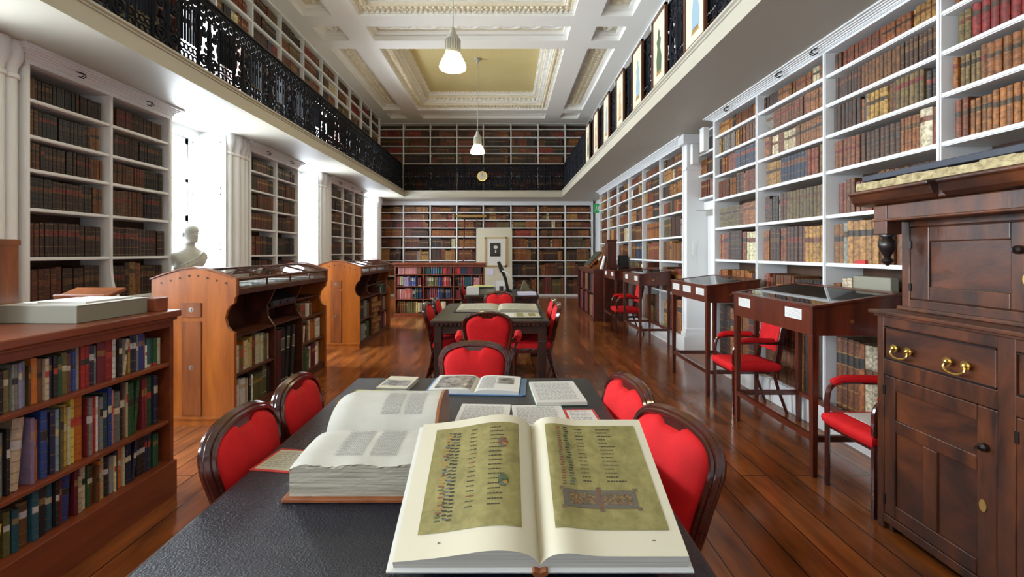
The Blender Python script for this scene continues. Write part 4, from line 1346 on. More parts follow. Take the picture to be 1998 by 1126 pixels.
for ri, (z, hm) in enumerate(((.21, .228), (.468, .322), (.82, .218))):
    fill(LB, .94, 1.82, z+.001, hm, .34, P_MOD, 'modern', RN[ri], 'near half of the foreground low bookcase', wr=(.014, .034), hr=(.66, .98), sets=.10, lean=.06)
    runs = {2: [(1, 'yellow', .86, .026), (1, 'navy', .84, .018), (1, 'black', .84, .03), (1, 'olive', .82, .032), (2, 'grey', .9, .012), (1, 'lilac', .9, .016), (1, 'pale blue', .92, .028), (1, 'brown', .8, .012), (1, 'orange', .93, .03), (1, 'brown', .9, .028), (1, 'cream', .86, .02), (1, 'navy', .9, .02), (1, 'black', .9, .022), (1, 'green', .86, .02), (1, 'olive', .92, .03), (1, 'brown', .86, .018), (2, 'blue', .88, .016), (1, 'grey', .96, .018), (2, 'red', .95, .024), (1, 'navy', .94, .03), (1, 'grey', .9, .02), (1, 'maroon', .96, .05), (1, 'red', .98, .045), (1, 'white', .97, .03), (1, 'black', .9, .02), (1, 'cream', .92, .018), (1, 'yellow', .88, .014), (2, 'navy', .97, .02), (1, 'grey', .95, .018), (2, 'blue', .95, .016), (1, 'maroon', .9, .015), (1, 'white', .6, .012)],
            1: [(1, 'red', .80, .014), (1, 'cream', .86, .03), (1, 'white', .78, .012), (1, 'grey', .84, .026), (1, 'black', .88, .015), (1, 'cream', .96, .05), (1, 'lilac', .9, .02), (1, 'brown', .8, .012), (1, 'orange', .84, .018), (1, 'blue', .97, .03), (1, 'maroon', .8, .014), (1, 'navy', .9, .025), (1, 'pale blue', .9, .02), (1, 'olive', .9, .018), (1, 'yellow', .93, .03), (1, 'cream', .88, .016), (1, 'yellow', .98, .022), (1, 'orange', .98, .055), (1, 'maroon', .92, .012), (1, 'grey', .9, .024), (1, 'red', .9, .026), (1, 'white', .88, .014), (1, 'grey', .86, .02), (1, 'teal', .88, .028), (1, 'blue', .96, .022), (1, 'pink', .9, .014), (1, 'grey', .84, .05), (1, 'black', .96, .018), (1, 'brown', .95, .016), (1, 'cream', .94, .012), (1, 'green', .9, .024), (2, 'green', .9, .022), (2, 'maroon', .9, .018), (2, 'green', .9, .022), (2, 'navy', .9, .018), (1, 'teal', .9, .03)],
            0: [(1, 'black', .80, .028), (1, 'lilac', .8, .014), (1, 'yellow', .66, .014), (1, 'olive', .84, .03), (1, 'teal', .80, .03), (1, 'brown', .86, .05), (1, 'teal', .97, .03), (2, 'black', .94, .016), (1, 'navy', .9, .012), (1, 'teal', .98, .036), (1, 'black', .94, .02), (1, 'maroon', .92, .012), (1, 'blue', .98, .045), (1, 'maroon', .95, .02), (1, 'cream', .78, .026), (1, 'cream', .97, .03), (1, 'green', .9, .012), (1, 'brown', .86, .03), (1, 'brown', .8, .02), (1, 'orange', .9, .014), (1, 'cream', .99, .02), (1, 'black', .9, .03), (1, 'grey', .86, .022), (1, 'cream', .86, .012), (1, 'navy', .92, .026), (1, 'orange', .94, .022), (1, 'cream', .94, .016), (3, 'navy', .96, .02), (3, 'black', .96, .02), (2, 'navy', .96, .018)]}[ri]
    fill(LB, 1.86, 2.835, z+.001, hm, .34, P_MOD if ri == 2 else ['navy', 'black', 'green', 'black', 'teal', 'navy', 'maroon', 'white'], 'modern', RN[ri], 'far half of the foreground low bookcase', wr=(.014, .032), hr=(.70, .98), sets=.15, lean=.06, runs=runs)
FB = Map('far', 10.8)
lowcase('low_bookcase', 'low wooden bookcase of coloured books standing across the room before the portrait', FB, -2.62, -.52, [.07, .40, .70, .98], 1.25, .32, [-1.95, -1.24], over=.05)
for ri, (z, hm) in enumerate(((.07, .30), (.40, .275), (.70, .255), (.98, .20))):
    for bi, (a, b) in enumerate(((-2.59, -1.965), (-1.935, -1.255), (-1.225, -.55))):
        if ri == 0:
            fill(FB, a, b, z+.001, hm, .30, ['olive', 'cream', 'yellow', 'olive', 'brown'], 'modern', 'bottom shelf', f'{["left", "middle", "right"][bi]} bay of the far low bookcase', wr=(.03, .05), hr=(.75, .92), sets=.6, lean=.1, full=1 if bi < 1 else .8)
        else:
            fill(FB, a, b, z+.001, hm, .30, P_MOD2, 'modern', ['', 'second shelf up', 'third shelf up', 'top shelf'][ri], f'{["left", "middle", "right"][bi]} bay of the far low bookcase', wr=(.028, .045), hr=(.76, .94), sets=.65)
# things on the foreground low bookcase
root = thing('archive_box', 'olive-grey flat archive box on the foreground low bookcase', 'box', (-2.35, 2.53, 1.141))
M1 = Matrix.Translation((-2.35, 2.53, 1.141)) @ Matrix.Rotation(-.03, 4, 'Z')
w = MB(); w.x = M1; w.box(-.21, .21, -.218, .218, 0, .088)
obj('body', w, 'greybox', root, bevel=.003)
w = MB(); w.x = M1; w.box(-.212, .212, -.22, .22, .0885, .091)
obj('lid_paper', w, 'paper', root)
w = MB(); w.x = M1; w.box(-.10, .16, -.12, .17, .0915, .100)
one('folder', w, 'paper', 'white folder lying on the lid of the grey archive box', 'folder')
one('book_box', MB().box(-2.38, -2.10, 2.765, 2.865, 1.141, 1.222), 'lowcase', 'reddish brown box behind the grey archive box on the low bookcase', 'box', bevel=.004)
root = thing('index_cabinet', 'brown wooden cabinet standing at the left end of the low bookcase', 'cabinet', (-2.66, 2.3, 1.141))
obj('body', MB().box(-2.74, -2.572, 2.16, 2.435, 1.141, 1.567), 'oakdark', root, bevel=.004)
obj('top_moulding', MB().box(-2.745, -2.566, 2.155, 2.44, 1.535, 1.566), 'oakdark', root, bevel=.003)
root = thing('book_rest', 'sloping brown wooden book rest behind the grey archive box', 'book rest', (-2.5, 2.8, 1.141))
w = MB()
w.x = Matrix.Translation((-2.50, 2.82, 1.232)) @ Matrix.Rotation(.30, 4, 'X')
w.box(-.20, .11, -.06, .09, 0, .022).box(-.20, .11, -.07, -.06, 0, .035)
obj('board', w, 'oakdark', root, bevel=.006)
obj('stand', MB().box(-2.66, -2.42, 2.80, 2.84, 1.141, 1.232), 'oakdark', root)

# ---------------------------------------------------------------- display tables on the right
def display_table(label, y0, y1, x0, x1, zf, zb, hb, cards, where, grp):
    root = thing('display_table', label, 'display table', ((x0+x1)/2, (y0+y1)/2, 0))
    hf = zf-hb
    prof = [(x0, hf), (x1, hf), (x1, zb), (x0, zf)]
    w = MB()
    w.prism(prof, 'y', y0, y0+.022); w.prism(prof, 'y', y1-.022, y1)
    w.prism([(x0, hf), (x0+.02, hf), (x0+.02, zf+.003), (x0, zf)], 'y', y0+.022, y1-.022)
    w.prism([(x1-.02, hf), (x1, hf), (x1, zb), (x1-.02, zb-.003)], 'y', y0+.022, y1-.022)
    w.box(x0+.02, x1-.02, y0+.022, y1-.022, hf, hf+.015)
    case = obj('case', w, 'mahogv', root, bevel=.002)
    sl = (zb-zf)/(x1-x0)
    w = MB()
    def top(xa, xb, ya, yb):
        w.prism([(xa, zf+(xa-x0)*sl), (xb, zf+(xb-x0)*sl), (xb, zf+(xb-x0)*sl+.016), (xa, zf+(xa-x0)*sl+.016)], 'y', ya, yb)
    top(x0-.012, x0+.035, y0-.012, y1+.012); top(x1-.045, x1+.005, y0-.012, y1+.012)
    top(x0+.035, x1-.045, y0-.012, y0+.03); top(x0+.035, x1-.045, y1-.03, y1+.012)
    lid = obj('lid_frame', w, 'mahog', root, bevel=.002)
    zz = lambda x: zf+(x-x0)*sl+.012
    obj('lid_glass', MB().quad((x0+.03, y0+.025, zz(x0+.03)), (x1-.04, y0+.025, zz(x1-.04)), (x1-.04, y1-.025, zz(x1-.04)), (x0+.03, y1-.025, zz(x0+.03))), 'glass', lid)
    obj('lining', MB().box(x0+.022, x1-.022, y0+.024, y1-.024, hf+.0155, hf+.018), 'dark', case)
    w = MB().lathe([(.013, 0), (.013, .003)], ((x0*.55+x1*.45), y0-.0015, hf+hb*.52), 12, 'y')
    obj('lock_plate', w, 'brass', case)
    for y in cards:
        w = MB().box(x0-.002, x0, y[0], y[1], zf-.095, zf-.022, 0)
        text_rows(w, y[0]+.012, y[1]-.012, zf-.088, zf-.03, 6, lambda u, v: (x0-.0024, u, v), rng, m=1, word=.014)
        obj('label_card', w, ['paper', 'softprint'], case)
    for (a, b) in ((x0, y0), (x0, y1-.045), (x1-.045, y0), (x1-.045, y1-.045)):
        w = MB()
        w.add([(a+.006, b+.006, 0), (a+.039, b+.006, 0), (a+.039, b+.039, 0), (a+.006, b+.039, 0), (a, b, hf), (a+.045, b, hf), (a+.045, b+.045, hf), (a, b+.045, hf)],
              [(3, 2, 1, 0), (4, 5, 6, 7), (0, 1, 5, 4), (1, 2, 6, 5), (2, 3, 7, 6), (3, 0, 4, 7)])
        obj('leg', w, 'mahogv', root, bevel=.003)
    for (p, q, r_, s) in ((x0+.008, x0+.036, y0+.045, y1-.045), (x1-.036, x1-.008, y0+.045, y1-.045), (x0+.045, x1-.045, y0+.008, y0+.036), (x0+.045, x1-.045, y1-.036, y1-.008)):
        obj('stretcher', MB().box(p, q, r_, s, .235, .275), 'mahog', root)
    n = max(1, int((y1-y0)/.36))
    for i in range(n):
        ya = y0+.07+i*(y1-y0-.14)/n
        w = MB().box(x0+.10, x1-.16, ya, ya+(y1-y0-.14)/n-.05, hf+.019, hf+.030)
        text_rows(w, x0+.13, x1-.19, ya+.02, ya+(y1-y0-.14)/n-.07, 12, lambda u, v: (u, v, hf+.0305), rng, m=1)
        one('open_document', w, ['oldpage', 'greyink'], f'pale document under glass in the {where}, {["nearest", "second", "third"][i]} from the viewer', 'document', grp)
    return root
display_table('nearest mahogany display table with glass lid and two white label cards', 3.06, 4.12, 2.03, 2.62, 1.128, 1.215, .185, ((3.17, 3.36), (3.84, 4.03)), 'nearest display table', 'documents under glass')
display_table('second mahogany display table with glass lid and three white label cards', 4.77, 5.78, 2.07, 2.62, 1.14, 1.205, .165, ((4.83, 5.04), (5.18, 5.40), (5.52, 5.73)), 'second display table', 'documents under glass')
display_table('third mahogany display table from the viewer, before the far right shelves', 7.36, 8.38, 2.12, 2.62, 1.13, 1.19, .165, ((7.45, 7.63), (8.05, 8.22)), 'third display table', 'documents under glass')
display_table('farthest mahogany display table, beside the dark folio stand', 8.84, 9.86, 2.08, 2.60, 1.13, 1.19, .165, ((8.98, 9.15), (9.55, 9.72)), 'farthest display table', 'documents under glass')

# ---------------------------------------------------------------- the old dark oak cupboard
XF = 2.05
root = thing('court_cupboard', 'large old dark oak cupboard with brass drawer handles, right foreground', 'cupboard', (2.36, 1.9, 0))
Y1, Y0 = 2.55, 1.16
w = MB()
w.box(XF+.02, 2.655, Y0, Y1, .04, 1.165)
obj('lower_carcase', w, 'dresserv', root)
w = MB()                                              # stiles and rails standing proud of the panels
for (a, b) in ((2.506, Y1), (1.856, 1.928), (1.10, 1.27)):
    w.box(XF, XF+.03, max(a, Y0), b, 0.0, 1.165)
w.box(XF+.0015, XF+.03, Y0+.002, Y1-.002, 1.098, 1.163); w.box(XF+.0015, XF+.03, Y0+.002, Y1-.002, .838, .922); w.box(XF+.0015, XF+.03, Y0+.002, Y1-.002, .04, .085)
w.box(XF+.02, XF+.08, Y1-.08, Y1, 0, .04); w.box(2.6, 2.655, Y1-.06, Y1, 0, .04); w.box(2.6, 2.655, Y0, Y0+.06, 0, .04); w.box(XF+.02, XF+.08, Y0, Y0+.06, 0, .04)
obj('front_frame', w, 'dresserv', root, bevel=.004)
for k, (a, b) in enumerate(((1.930, 2.504), (1.272, 1.854))):
    d = obj('drawer', MB().box(XF+.004, XF+.02, a+.004, b-.004, .926, 1.094), 'dresser', root, bevel=.006)
    w = MB().box(XF, XF+.006, a+.002, b-.002, .924, .932).box(XF, XF+.006, a+.002, b-.002, 1.088, 1.096)
    obj('bead', w, 'dark', d)
    for y in (a+(b-a)*.27, a+(b-a)*.78):
        w = MB()
        for s in (-1, 1):
            w.lathe([(.022, 0), (.020, .006), (.009, .012), (.008, .024)][::-1], (XF-.020, y+s*.042, .995), 12, 'x')
            w.ball((XF-.022, y+s*.042, .995), .012, 8)
        w.tube(spline([(XF-.024, y-.042, .994), (XF-.030, y-.050, .972), (XF-.034, y-.03, .955), (XF-.036, y, .950), (XF-.034, y+.03, .955), (XF-.030, y+.050, .972), (XF-.024, y+.042, .994)], 4), .0055, 7)
        obj('handle', w, 'brass', d, smooth=True)
    # door: frame with one panel across the top and two upright ones below
    w = MB()
    A_, B_ = a-.002, b+.002
    h = (B_-A_)
    for (p, q, r_, s) in ((A_, A_+.085, .088, .835), (B_-.07, B_, .088, .835), (A_+.085, B_-.07, .765, .835), (A_+.085, B_-.07, .545, .612), (A_+.085, B_-.07, .088, .16), (A_+h*.47, A_+h*.60, .16, .545)):
        w.box(XF+.002, XF+.022, p, q, r_, s)
    d = obj('door', w, 'dresserv', root, bevel=.005)
    w = MB().box(XF+.012, XF+.022, A_+.08, B_-.065, .60, .77).box(XF+.012, XF+.022, A_+.08, A_+h*.47, .155, .55).box(XF+.012, XF+.022, A_+h*.60, B_-.065, .155, .55)
    obj('door_panel', w, 'dresser', d)
    obj('knob', MB().lathe([(.008, 0), (.008, .012), (.018, .022), (.019, .036), (.008, .044)][::-1], (XF-.042, A_+.045, .665), 12, 'x'), 'dark', d, smooth=True)
    obj('keyhole_plate', MB().lathe([(.016, 0), (.016, .004)], (XF-.003, A_+.055, .41), 12, 'x', sy=1.7), 'brass', d)
    obj('hinge', MB().box(XF-.003, XF+.002, B_-.012, B_+.004, .14, .19), 'dark', d)
    obj('hinge', MB().box(XF-.003, XF+.002, B_-.012, B_+.004, .73, .78), 'dark', d)
obj('lower_top', MB().box(XF-.035, 2.67, Y0-.02, Y1+.022, 1.165, 1.185).box(XF-.015, 2.66, Y0, Y1+.008, 1.150, 1.165), 'dresser', root, bevel=.004)
XU = 2.185
up = obj('upper_carcase', MB().box(XU+.02, 2.655, Y0, Y1, 1.185, 1.74), 'dresserv', root)
w = MB()
for (a, b) in ((2.50, Y1), (1.84, 1.90), (1.10, 1.20)):
    w.box(XU, XU+.03, max(a, Y0), b, 1.185, 1.70)
w.box(XU+.0015, XU+.03, Y0+.002, Y1-.002, 1.186, 1.245); w.box(XU+.0015, XU+.03, Y0+.002, Y1-.002, 1.635, 1.72)
w.box(XU-.03, XU, Y0, Y1, 1.185, 1.205)
obj('upper_frame', w, 'dresserv', root, bevel=.004)
for (a, b) in ((1.902, 2.498), (1.202, 1.838)):
    w = MB()
    for (p, q, r_, s) in ((a, a+.10, 1.248, 1.632), (b-.11, b, 1.248, 1.632), (a+.10, b-.11, 1.555, 1.632), (a+.10, b-.11, 1.248, 1.32)):
        w.box(XU+.002, XU+.022, p, q, r_, s)
    d = obj('door', w, 'dresserv', root, bevel=.005)
    obj('door_panel', MB().box(XU+.013, XU+.022, a+.095, b-.105, 1.315, 1.56), 'dresser', d)
    obj('knob', MB().lathe([(.008, 0), (.008, .012), (.018, .022), (.019, .040), (.008, .048)][::-1], (XU-.046, a+.055, 1.51), 12, 'x'), 'dark', d, smooth=True)
    obj('keyhole_plate', MB().lathe([(.014, 0), (.014, .004)], (XU-.003, a+.035, 1.385), 12, 'x', sy=1.7), 'brass', d)
    for z in (1.29, 1.52): obj('hinge', MB().box(XU-.003, XU+.002, b-.010, b+.006, z, z+.04), 'dark', d)
w = MB()
w.box(XF-.005, 2.655, Y0, Y1+.012, 1.665, 1.755)
w.box(XF-.012, XF, Y0, Y1+.02, 1.665, 1.680)
w.box(XF-.01, XF+.075, Y1-.075, Y1+.015, 1.595, 1.755)
obj('frieze', w, 'dresserv', root, bevel=.006)
w = MB()
w.prism([(XF+.02, 1.755), (XF-.055, 1.76), (XF-.072, 1.775), (XF-.082, 1.80), (XF-.088, 1.815), (XF-.10, 1.818), (XF-.10, 1.835), (XF+.02, 1.85), (2.66, 1.85), (2.66, 1.755)], 'y', Y0-.05, 2.10)
w.prism([(XF+.02, 1.755), (XF-.055, 1.76), (XF-.072, 1.775), (XF-.082, 1.80), (XF-.088, 1.815), (XF-.10, 1.818), (XF-.10, 1.835), (XF+.02, 1.85), (2.66, 1.85), (2.66, 1.755)], 'y', 2.14, Y1+.09)
w.box(XF-.05, 2.66, 2.10, 2.14, 1.755, 1.84)
obj('cornice', w, 'dresser', root, bevel=.006)
for y in (Y1-.03,):
    prof = [(.004, 1.425), (.016, 1.435), (.030, 1.450), (.026, 1.460), (.014, 1.470), (.020, 1.485), (.034, 1.510), (.042, 1.535), (.040, 1.556), (.026, 1.572), (.022, 1.58), (.036, 1.586), (.036, 1.596)]
    obj('turned_pendant', MB().lathe(prof, (XF+.032, y, 0), 18), 'dark', root, smooth=True)
w = MB()
for i in range(7):
    y = 1.70+i*.14
    w.box(2.03, 2.44, y, y+.14, 1.8505, 1.892+.004*math.sin(i*2.1))
one('stone_slab', w, 'rough', 'long rough pale slab lying on top of the dark oak cupboard, under the navy board', 'slab')
one('long_box', MB().box(2.05, 2.42, 1.80, 2.66, 1.902, 1.934), 'navy', 'long flat navy box lying on the slab on top of the oak cupboard', 'box', bevel=.003)

# ---------------------------------------------------------------- dark folio stand and lectern at the far right
FS = Map('right', 1.89)
root = lowcase('folio_stand', 'low dark stand of red-brown folios at the far right, lectern on top', FS, 10.0, 12.1, [.07, .62], 1.13, .70, [10.7, 11.4], wood='mahog', over=.015)
for ri, (z, hm) in enumerate(((.07, .52), (.62, .42))):
    for bi, (a, b) in enumerate(((10.03, 10.68), (10.72, 11.38), (11.42, 12.07))):
        fill(FS, a, b, z+.001, hm, .33, ['maroon', 'brown', 'maroon', 'black'], 'modern', ['lower shelf', 'upper shelf'][ri], f'{["near", "middle", "far"][bi]} bay of the folio stand', wr=(.05, .075), hr=(.85, .97), sets=.8)
root = thing('lectern', 'orange wooden sloping lectern on the dark folio stand', 'lectern', (2.05, 10.5, 1.131))
obj('stand', MB().prism([(1.92, 1.131), (2.18, 1.131), (2.16, 1.42), (2.02, 1.20), (1.94, 1.22)], 'y', 10.36, 10.40).prism([(1.92, 1.131), (2.18, 1.131), (2.16, 1.42), (2.02, 1.20), (1.94, 1.22)], 'y', 10.86, 10.90), 'oak', root)
w = MB()
w.x = Matrix.Translation((2.05, 10.63, 1.35)) @ Matrix.Rotation(-.80, 4, 'Y')
w.box(-.27, .20, -.33, .33, 0, .03)
obj('slope', w, 'oak', root)
w = MB()
w.x = Matrix.Translation((2.05, 10.63, 1.35)) @ Matrix.Rotation(-.80, 4, 'Y')
w.box(-.25, .17, -.30, .30, .031, .055)
one('folio_volume', w, ['olive'], 'dark folio volume lying closed on the orange lectern slope', 'book')
w = MB().prism([(2.14, 1.131), (2.42, 1.131), (2.38, 1.30), (2.38, 1.74), (2.18, 1.74), (2.18, 1.30)], 'y', 9.98, 10.22).box(2.165, 2.395, 9.96, 10.24, 1.74, 1.77).box(2.12, 2.44, 9.95, 10.25, 1.131, 1.16)
one('tapered_box', w, 'mahogv', 'tall tapering dark wooden box standing at the near end of the folio stand', 'box', bevel=.006)
one('notice', MB().prism([(2.06, 1.131), (2.10, 1.131), (2.155, 1.42), (2.145, 1.42)], 'y', 10.02, 10.20), 'paper', 'white notice propped beside the tall dark box on the folio stand', 'notice')
one('black_case', MB().prism([(2.46, 1.131), (2.66, 1.131), (2.64, 1.43), (2.48, 1.43)], 'y', 9.88+.12, 10.25), 'blackplastic', 'black case beside the tall dark box on the folio stand', 'case', bevel=.008)
# plain dark stool-like stand against the far right wall
root = thing('side_chair', 'plain black wooden chair standing in shadow in the far right corner', 'chair', (2.35, 13.6, 0))
for (a, b, h) in ((2.15, 13.3, .45), (2.55, 13.3, .45), (2.15, 13.75, 1.15), (2.55, 13.75, 1.15)):
    obj('leg', MB().box(a-.02, a+.02, b-.02, b+.02, 0, h), 'dark', root)
obj('seat', MB().box(2.12, 2.58, 13.28, 13.78, .45, .49), 'dark', root, bevel=.01)
obj('backrest', MB().box(2.17, 2.53, 13.74, 13.76, .95, 1.12).box(2.17, 2.53, 13.74, 13.76, .65, .72).box(2.33, 2.37, 13.74, 13.76, .49, .95), 'dark', root)

# ---------------------------------------------------------------- portrait panel, ladder, exit sign, bust
root = thing('exhibition_screen', 'tall white display panel standing before the far shelves, portrait hung on it', 'panel', (-.39, 15.1, 0))
obj('board', MB().box(-.98, .19, 15.05, 15.10, .12, 2.27), 'page', root, bevel=.004)
for x in (-.8, .02): obj('foot', MB().box(x-.03, x+.03, 14.88, 15.28, 0, .04).box(x-.03, x+.03, 15.05, 15.10, .04, .12), 'plastic', root)
root = thing('portrait', 'framed black and white engraved portrait on the white panel', 'picture', (-.37, 15.02, 1.0))
fx0, fx1, fz0, fz1 = -.71, .015, 1.02, 1.99
obj('picture_frame', MB().box(fx0, fx1, 15.02, 15.048, fz0, fz0+.05).box(fx0, fx1, 15.02, 15.048, fz1-.05, fz1).box(fx0, fx0+.05, 15.02, 15.048, fz0, fz1).box(fx1-.05, fx1, 15.02, 15.048, fz0, fz1), 'gold', root)
obj('mount', MB().box(fx0+.05, fx1-.05, 15.035, 15.046, fz0+.05, fz1-.05), 'paper', root)
w = MB().box(-.53, -.19, 15.032, 15.035, 1.36, 1.80, 0)
w.lathe([(.055, 0), (.055, .002)], (-.35, 15.0295, 1.66), 14, 'y', 1, sy=1.25)
w.prism([(-.48, 1.36), (-.22, 1.36), (-.25, 1.50), (-.32, 1.58), (-.39, 1.58), (-.46, 1.50)], 'y', 15.029, 15.0318, 2)
w.box(-.37, -.33, 15.027, 15.0288, 1.47, 1.57, 1)
obj('engraving', w, ['ink', 'marble', 'blackplastic'], root)
one('notice', MB().box(-.62, -.42, 15.040, 15.0495, .76, .95), 'lilac', 'small pale blue notice on the white panel below the portrait', 'notice')
root = thing('library_ladder', 'slim wooden library ladder with a top bar against the far shelves', 'ladder', (-1.05, 15.3, 0))
for x in (-1.42, -1.00): obj('rail', MB().tube([(x, 14.85, 0), (x, 15.72, 2.72)], .02, 6), 'press', root)
for i in range(8): obj('rung', MB().tube([(-1.42, 14.97+i*.1, .38+i*.31), (-1.00, 14.97+i*.1, .38+i*.31)], .014, 6), 'press', root)
obj('top_bar', MB().box(-1.72, -.68, 15.66, 15.74, 2.68, 2.77), 'goldink', root, bevel=.01)
root = thing('exit_sign', 'small green lit exit sign on a white bracket at the far right corner', 'sign', (2.7, 13.75, 2.6))
obj('sign_face', MB().box(2.58, 2.74, 13.60, 13.64, 2.66, 2.92), 'exit', root)
w = MB()                                                # pictogram: a running figure beside a doorway
yy = 13.597
w.box(2.695, 2.73, yy, yy+.002, 2.72, 2.86)
w.ball((2.665, yy, 2.865), (.014, .001, .014), 6)
w.add([(2.64, yy, 2.78), (2.68, yy, 2.79), (2.675, yy, 2.845), (2.645, yy, 2.84)], [(0, 1, 2, 3)])
w.add([(2.64, yy, 2.79), (2.66, yy, 2.785), (2.62, yy, 2.72), (2.605, yy, 2.725)], [(0, 1, 2, 3)])
w.add([(2.66, yy, 2.79), (2.68, yy, 2.785), (2.692, yy, 2.73), (2.68, yy, 2.722)], [(0, 1, 2, 3)])
obj('pictogram', w, 'paper', root)
obj('bracket', MB().box(2.66, 3.06, 13.645, 13.67, 2.90, 2.94).prism([(2.86, 2.3), (3.06, 2.1), (3.06, 2.9), (2.80, 2.9)], 'y', 13.66, 13.70), 'white', root)

root = thing('bust', 'grey-white plaster bust of a bald man in a toga before the first left window', 'sculpture', (-3.985, 5.78, 0))
cx, cy = 0.0, 0.0
MBU = Matrix.Translation((-3.985, 5.78, 0)) @ Matrix.Rotation(-.35, 4, 'Z')
rings = [  # z, rx, ry, dx, dy : elliptical sections from chest to crown
 (1.20, .115, .13, 0, 0), (1.215, .12, .14, 0, 0), (1.24, .085, .10, 0, 0), (1.30, .10, .15, 0, 0), (1.36, .125, .215, 0, 0), (1.42, .135, .24, -.005, 0), (1.47, .125, .225, -.005, 0), (1.515, .098, .155, 0, 0), (1.545, .075, .095, .008, 0),
 (1.575, 0.0685, 0.068, 0.0065, 0), (1.600, 0.0670, 0.064, 0.0050, 0), (1.612, 0.0745, 0.062, 0.0105, 0), (1.622, 0.1000, 0.058, 0.0320, 0), (1.640, 0.1090, 0.066, 0.0310, 0), (1.655, 0.1065, 0.071, 0.0215, 0), (1.668, 0.1130, 0.074, 0.0230, 0), (1.684, 0.1120, 0.077, 0.0180, 0), (1.700, 0.1160, 0.079, 0.0180, 0), (1.725, 0.1160, 0.081, 0.0140, 0), (1.742, 0.1150, 0.082, 0.0110, 0), (1.757, 0.1230, 0.083, 0.0190, 0), (1.775, 0.1215, 0.083, 0.0185, 0), (1.800, 0.1140, 0.081, 0.0160, 0), (1.825, 0.0965, 0.072, 0.0115, 0), (1.846, 0.0640, 0.052, 0.0080, 0), (1.858, 0.0170, 0.016, 0.0050, 0)]
w = MB()
w.x = MBU
n = 36
vs, fs = [], []
for (z, rx, ry, dx, dy) in rings:
    for k in range(n):
        a = 2*PI*k/n
        ex = 0.0
        if 1.25 < z < 1.53: ex = .012*math.sin(5*a+z*22)         # folds of the drapery
        front = max(0, math.cos(a))
        nose = (.034 if z < 1.71 else .018)*front**30 if 1.68 <= z <= 1.73 else 0
        brow = chin = 0
        vs.append((cx+dx+(rx+ex)*math.cos(a)+nose+brow+chin, cy+dy+(ry+ex)*math.sin(a), z))
for i in range(len(rings)-1):
    for k in range(n):
        fs.append((i*n+k, i*n+(k+1) % n, (i+1)*n+(k+1) % n, (i+1)*n+k))
fs.append(tuple(range(n-1, -1, -1))); fs.append(tuple((len(rings)-1)*n+k for k in range(n)))
w.add(vs, fs)
for s in (-1, 1):
    w.ball((cx+.02, cy+s*.082, 1.715), (.018, .012, .032), 8)
    w.ball((cx+.118, cy+s*.032, 1.735), (.012, .018, .010), 8)
obj('figure', w, 'marble', root, smooth=True, angle=70)
w = MB()
w.x = MBU
for t in (0, .022, .044): w.tube(spline([(cx-.05, cy+.20-t, 1.50-t), (cx+.09, cy+.13-t, 1.50-t), (cx+.13, cy-.0, 1.42-t), (cx+.10, cy-.15, 1.34-t), (cx+.02, cy-.19, 1.30-t)], 5), .016, 6)
obj('drapery', w, 'marble', root, smooth=True)
obj('pedestal', MB().lathe([(.20, 0), (.20, .08), (.16, .12), (.15, .15), (.15, 1.08), (.17, 1.11), (.19, 1.14), (.19, 1.20)], (-3.985, 5.78, 0), 24), 'marble', root, smooth=True)
# ---------------------------------------------------------------- things on the foreground table
r5 = random.Random(11)
T = .7505
# the big open facsimile, propped on a wedge
MBK = Matrix.Translation((.077, 1.062, .770)) @ Matrix.Rotation(math.radians(22.7), 4, 'X')
HW, HV = .337, .430
def nsurf(u):
    a = abs(u)
    rise = 1-math.exp(-a/.016)
    if u >= 0: return .010+.034*rise+.012*math.exp(-((a-.055)/.05)**2)
    return .010+.036*rise*(1-.62*(a/HW)**2)+.020*math.exp(-((a-.10)/.10)**2)*rise
def bp_(u, v, dn=0.0): return MBK @ Vector((u, v, nsurf(u)+dn))
root = thing('open_book', 'large open facsimile volume with two parchment-coloured pages, propped in the foreground', 'book', (.077, 1.25, T))
w = MB(); w.x = MBK
w.box(-.352, -.012, -.010, HV+.010, 0, .005).box(.012, .352, -.010, HV+.010, 0, .005)
obj('cover', w, 'paper', root, bevel=.001)
w = MB(); w.x = MBK
w.prism([(-.020, .003), (-.014, -.007), (0, -.011), (.014, -.007), (.020, .003), (.013, .010), (0, .004), (-.013, .010)], 'y', -.012, HV+.010)
obj('spine', w, 'brownleather', root, smooth=True)
NU = 88
us_ = [-HW+2*HW*i/NU for i in range(NU+1)]
w = MB()
w.grid(lambda a, b: bp_(-HW+2*HW*a, HV*b), NU, 4, 0)
def low(u): return .0052
for (v, fl_) in ((0, 0), (HV, 1)):
    vs = []
    for u in us_:
        p = MBK @ Vector((u, v, low(u))); q = bp_(u, v)
        vs += [p, q]
    fs = [(2*i, 2*i+2, 2*i+3, 2*i+1) for i in range(NU)]
    w.add(vs, [f[::-1] for f in fs] if fl_ else fs, 1)
for (u, fl_) in ((-HW, 1), (HW, 0)):
    vs = [MBK @ Vector((u, 0, .0052)), MBK @ Vector((u, HV, .0052)), bp_(u, HV), bp_(u, 0)]
    w.add(vs, [(0, 1, 2, 3)][::1] if not fl_ else [(3, 2, 1, 0)], 1)
pg = obj('pages', w, ['page', 'pageedge'], root, smooth=True, angle=50)
w = MB()
def patch(w, u0, u1, v0, v1, dn, m=0, nu=10):
    w.grid(lambda a, b: bp_(u0+(u1-u0)*a, v0+(v1-v0)*b, dn), nu, 1, m)
patch(w, -.290, -.040, .060, .398, .0012, 0, 48)
obj('printed_plate', w, 'parch', pg)
w = MB()
patch(w, .040, .312, .062, .402, .0012, 0, 48)
obj('printed_plate', w, 'parch', pg)
w = MB()
INKS = ['ink', 'redink', 'blueink', 'greenink', 'goldink', 'bandink']
def mark(u, v, a, b, m, dn=.0020): patch(w, u-a, u+a, v-b, v+b, dn, m, 1)
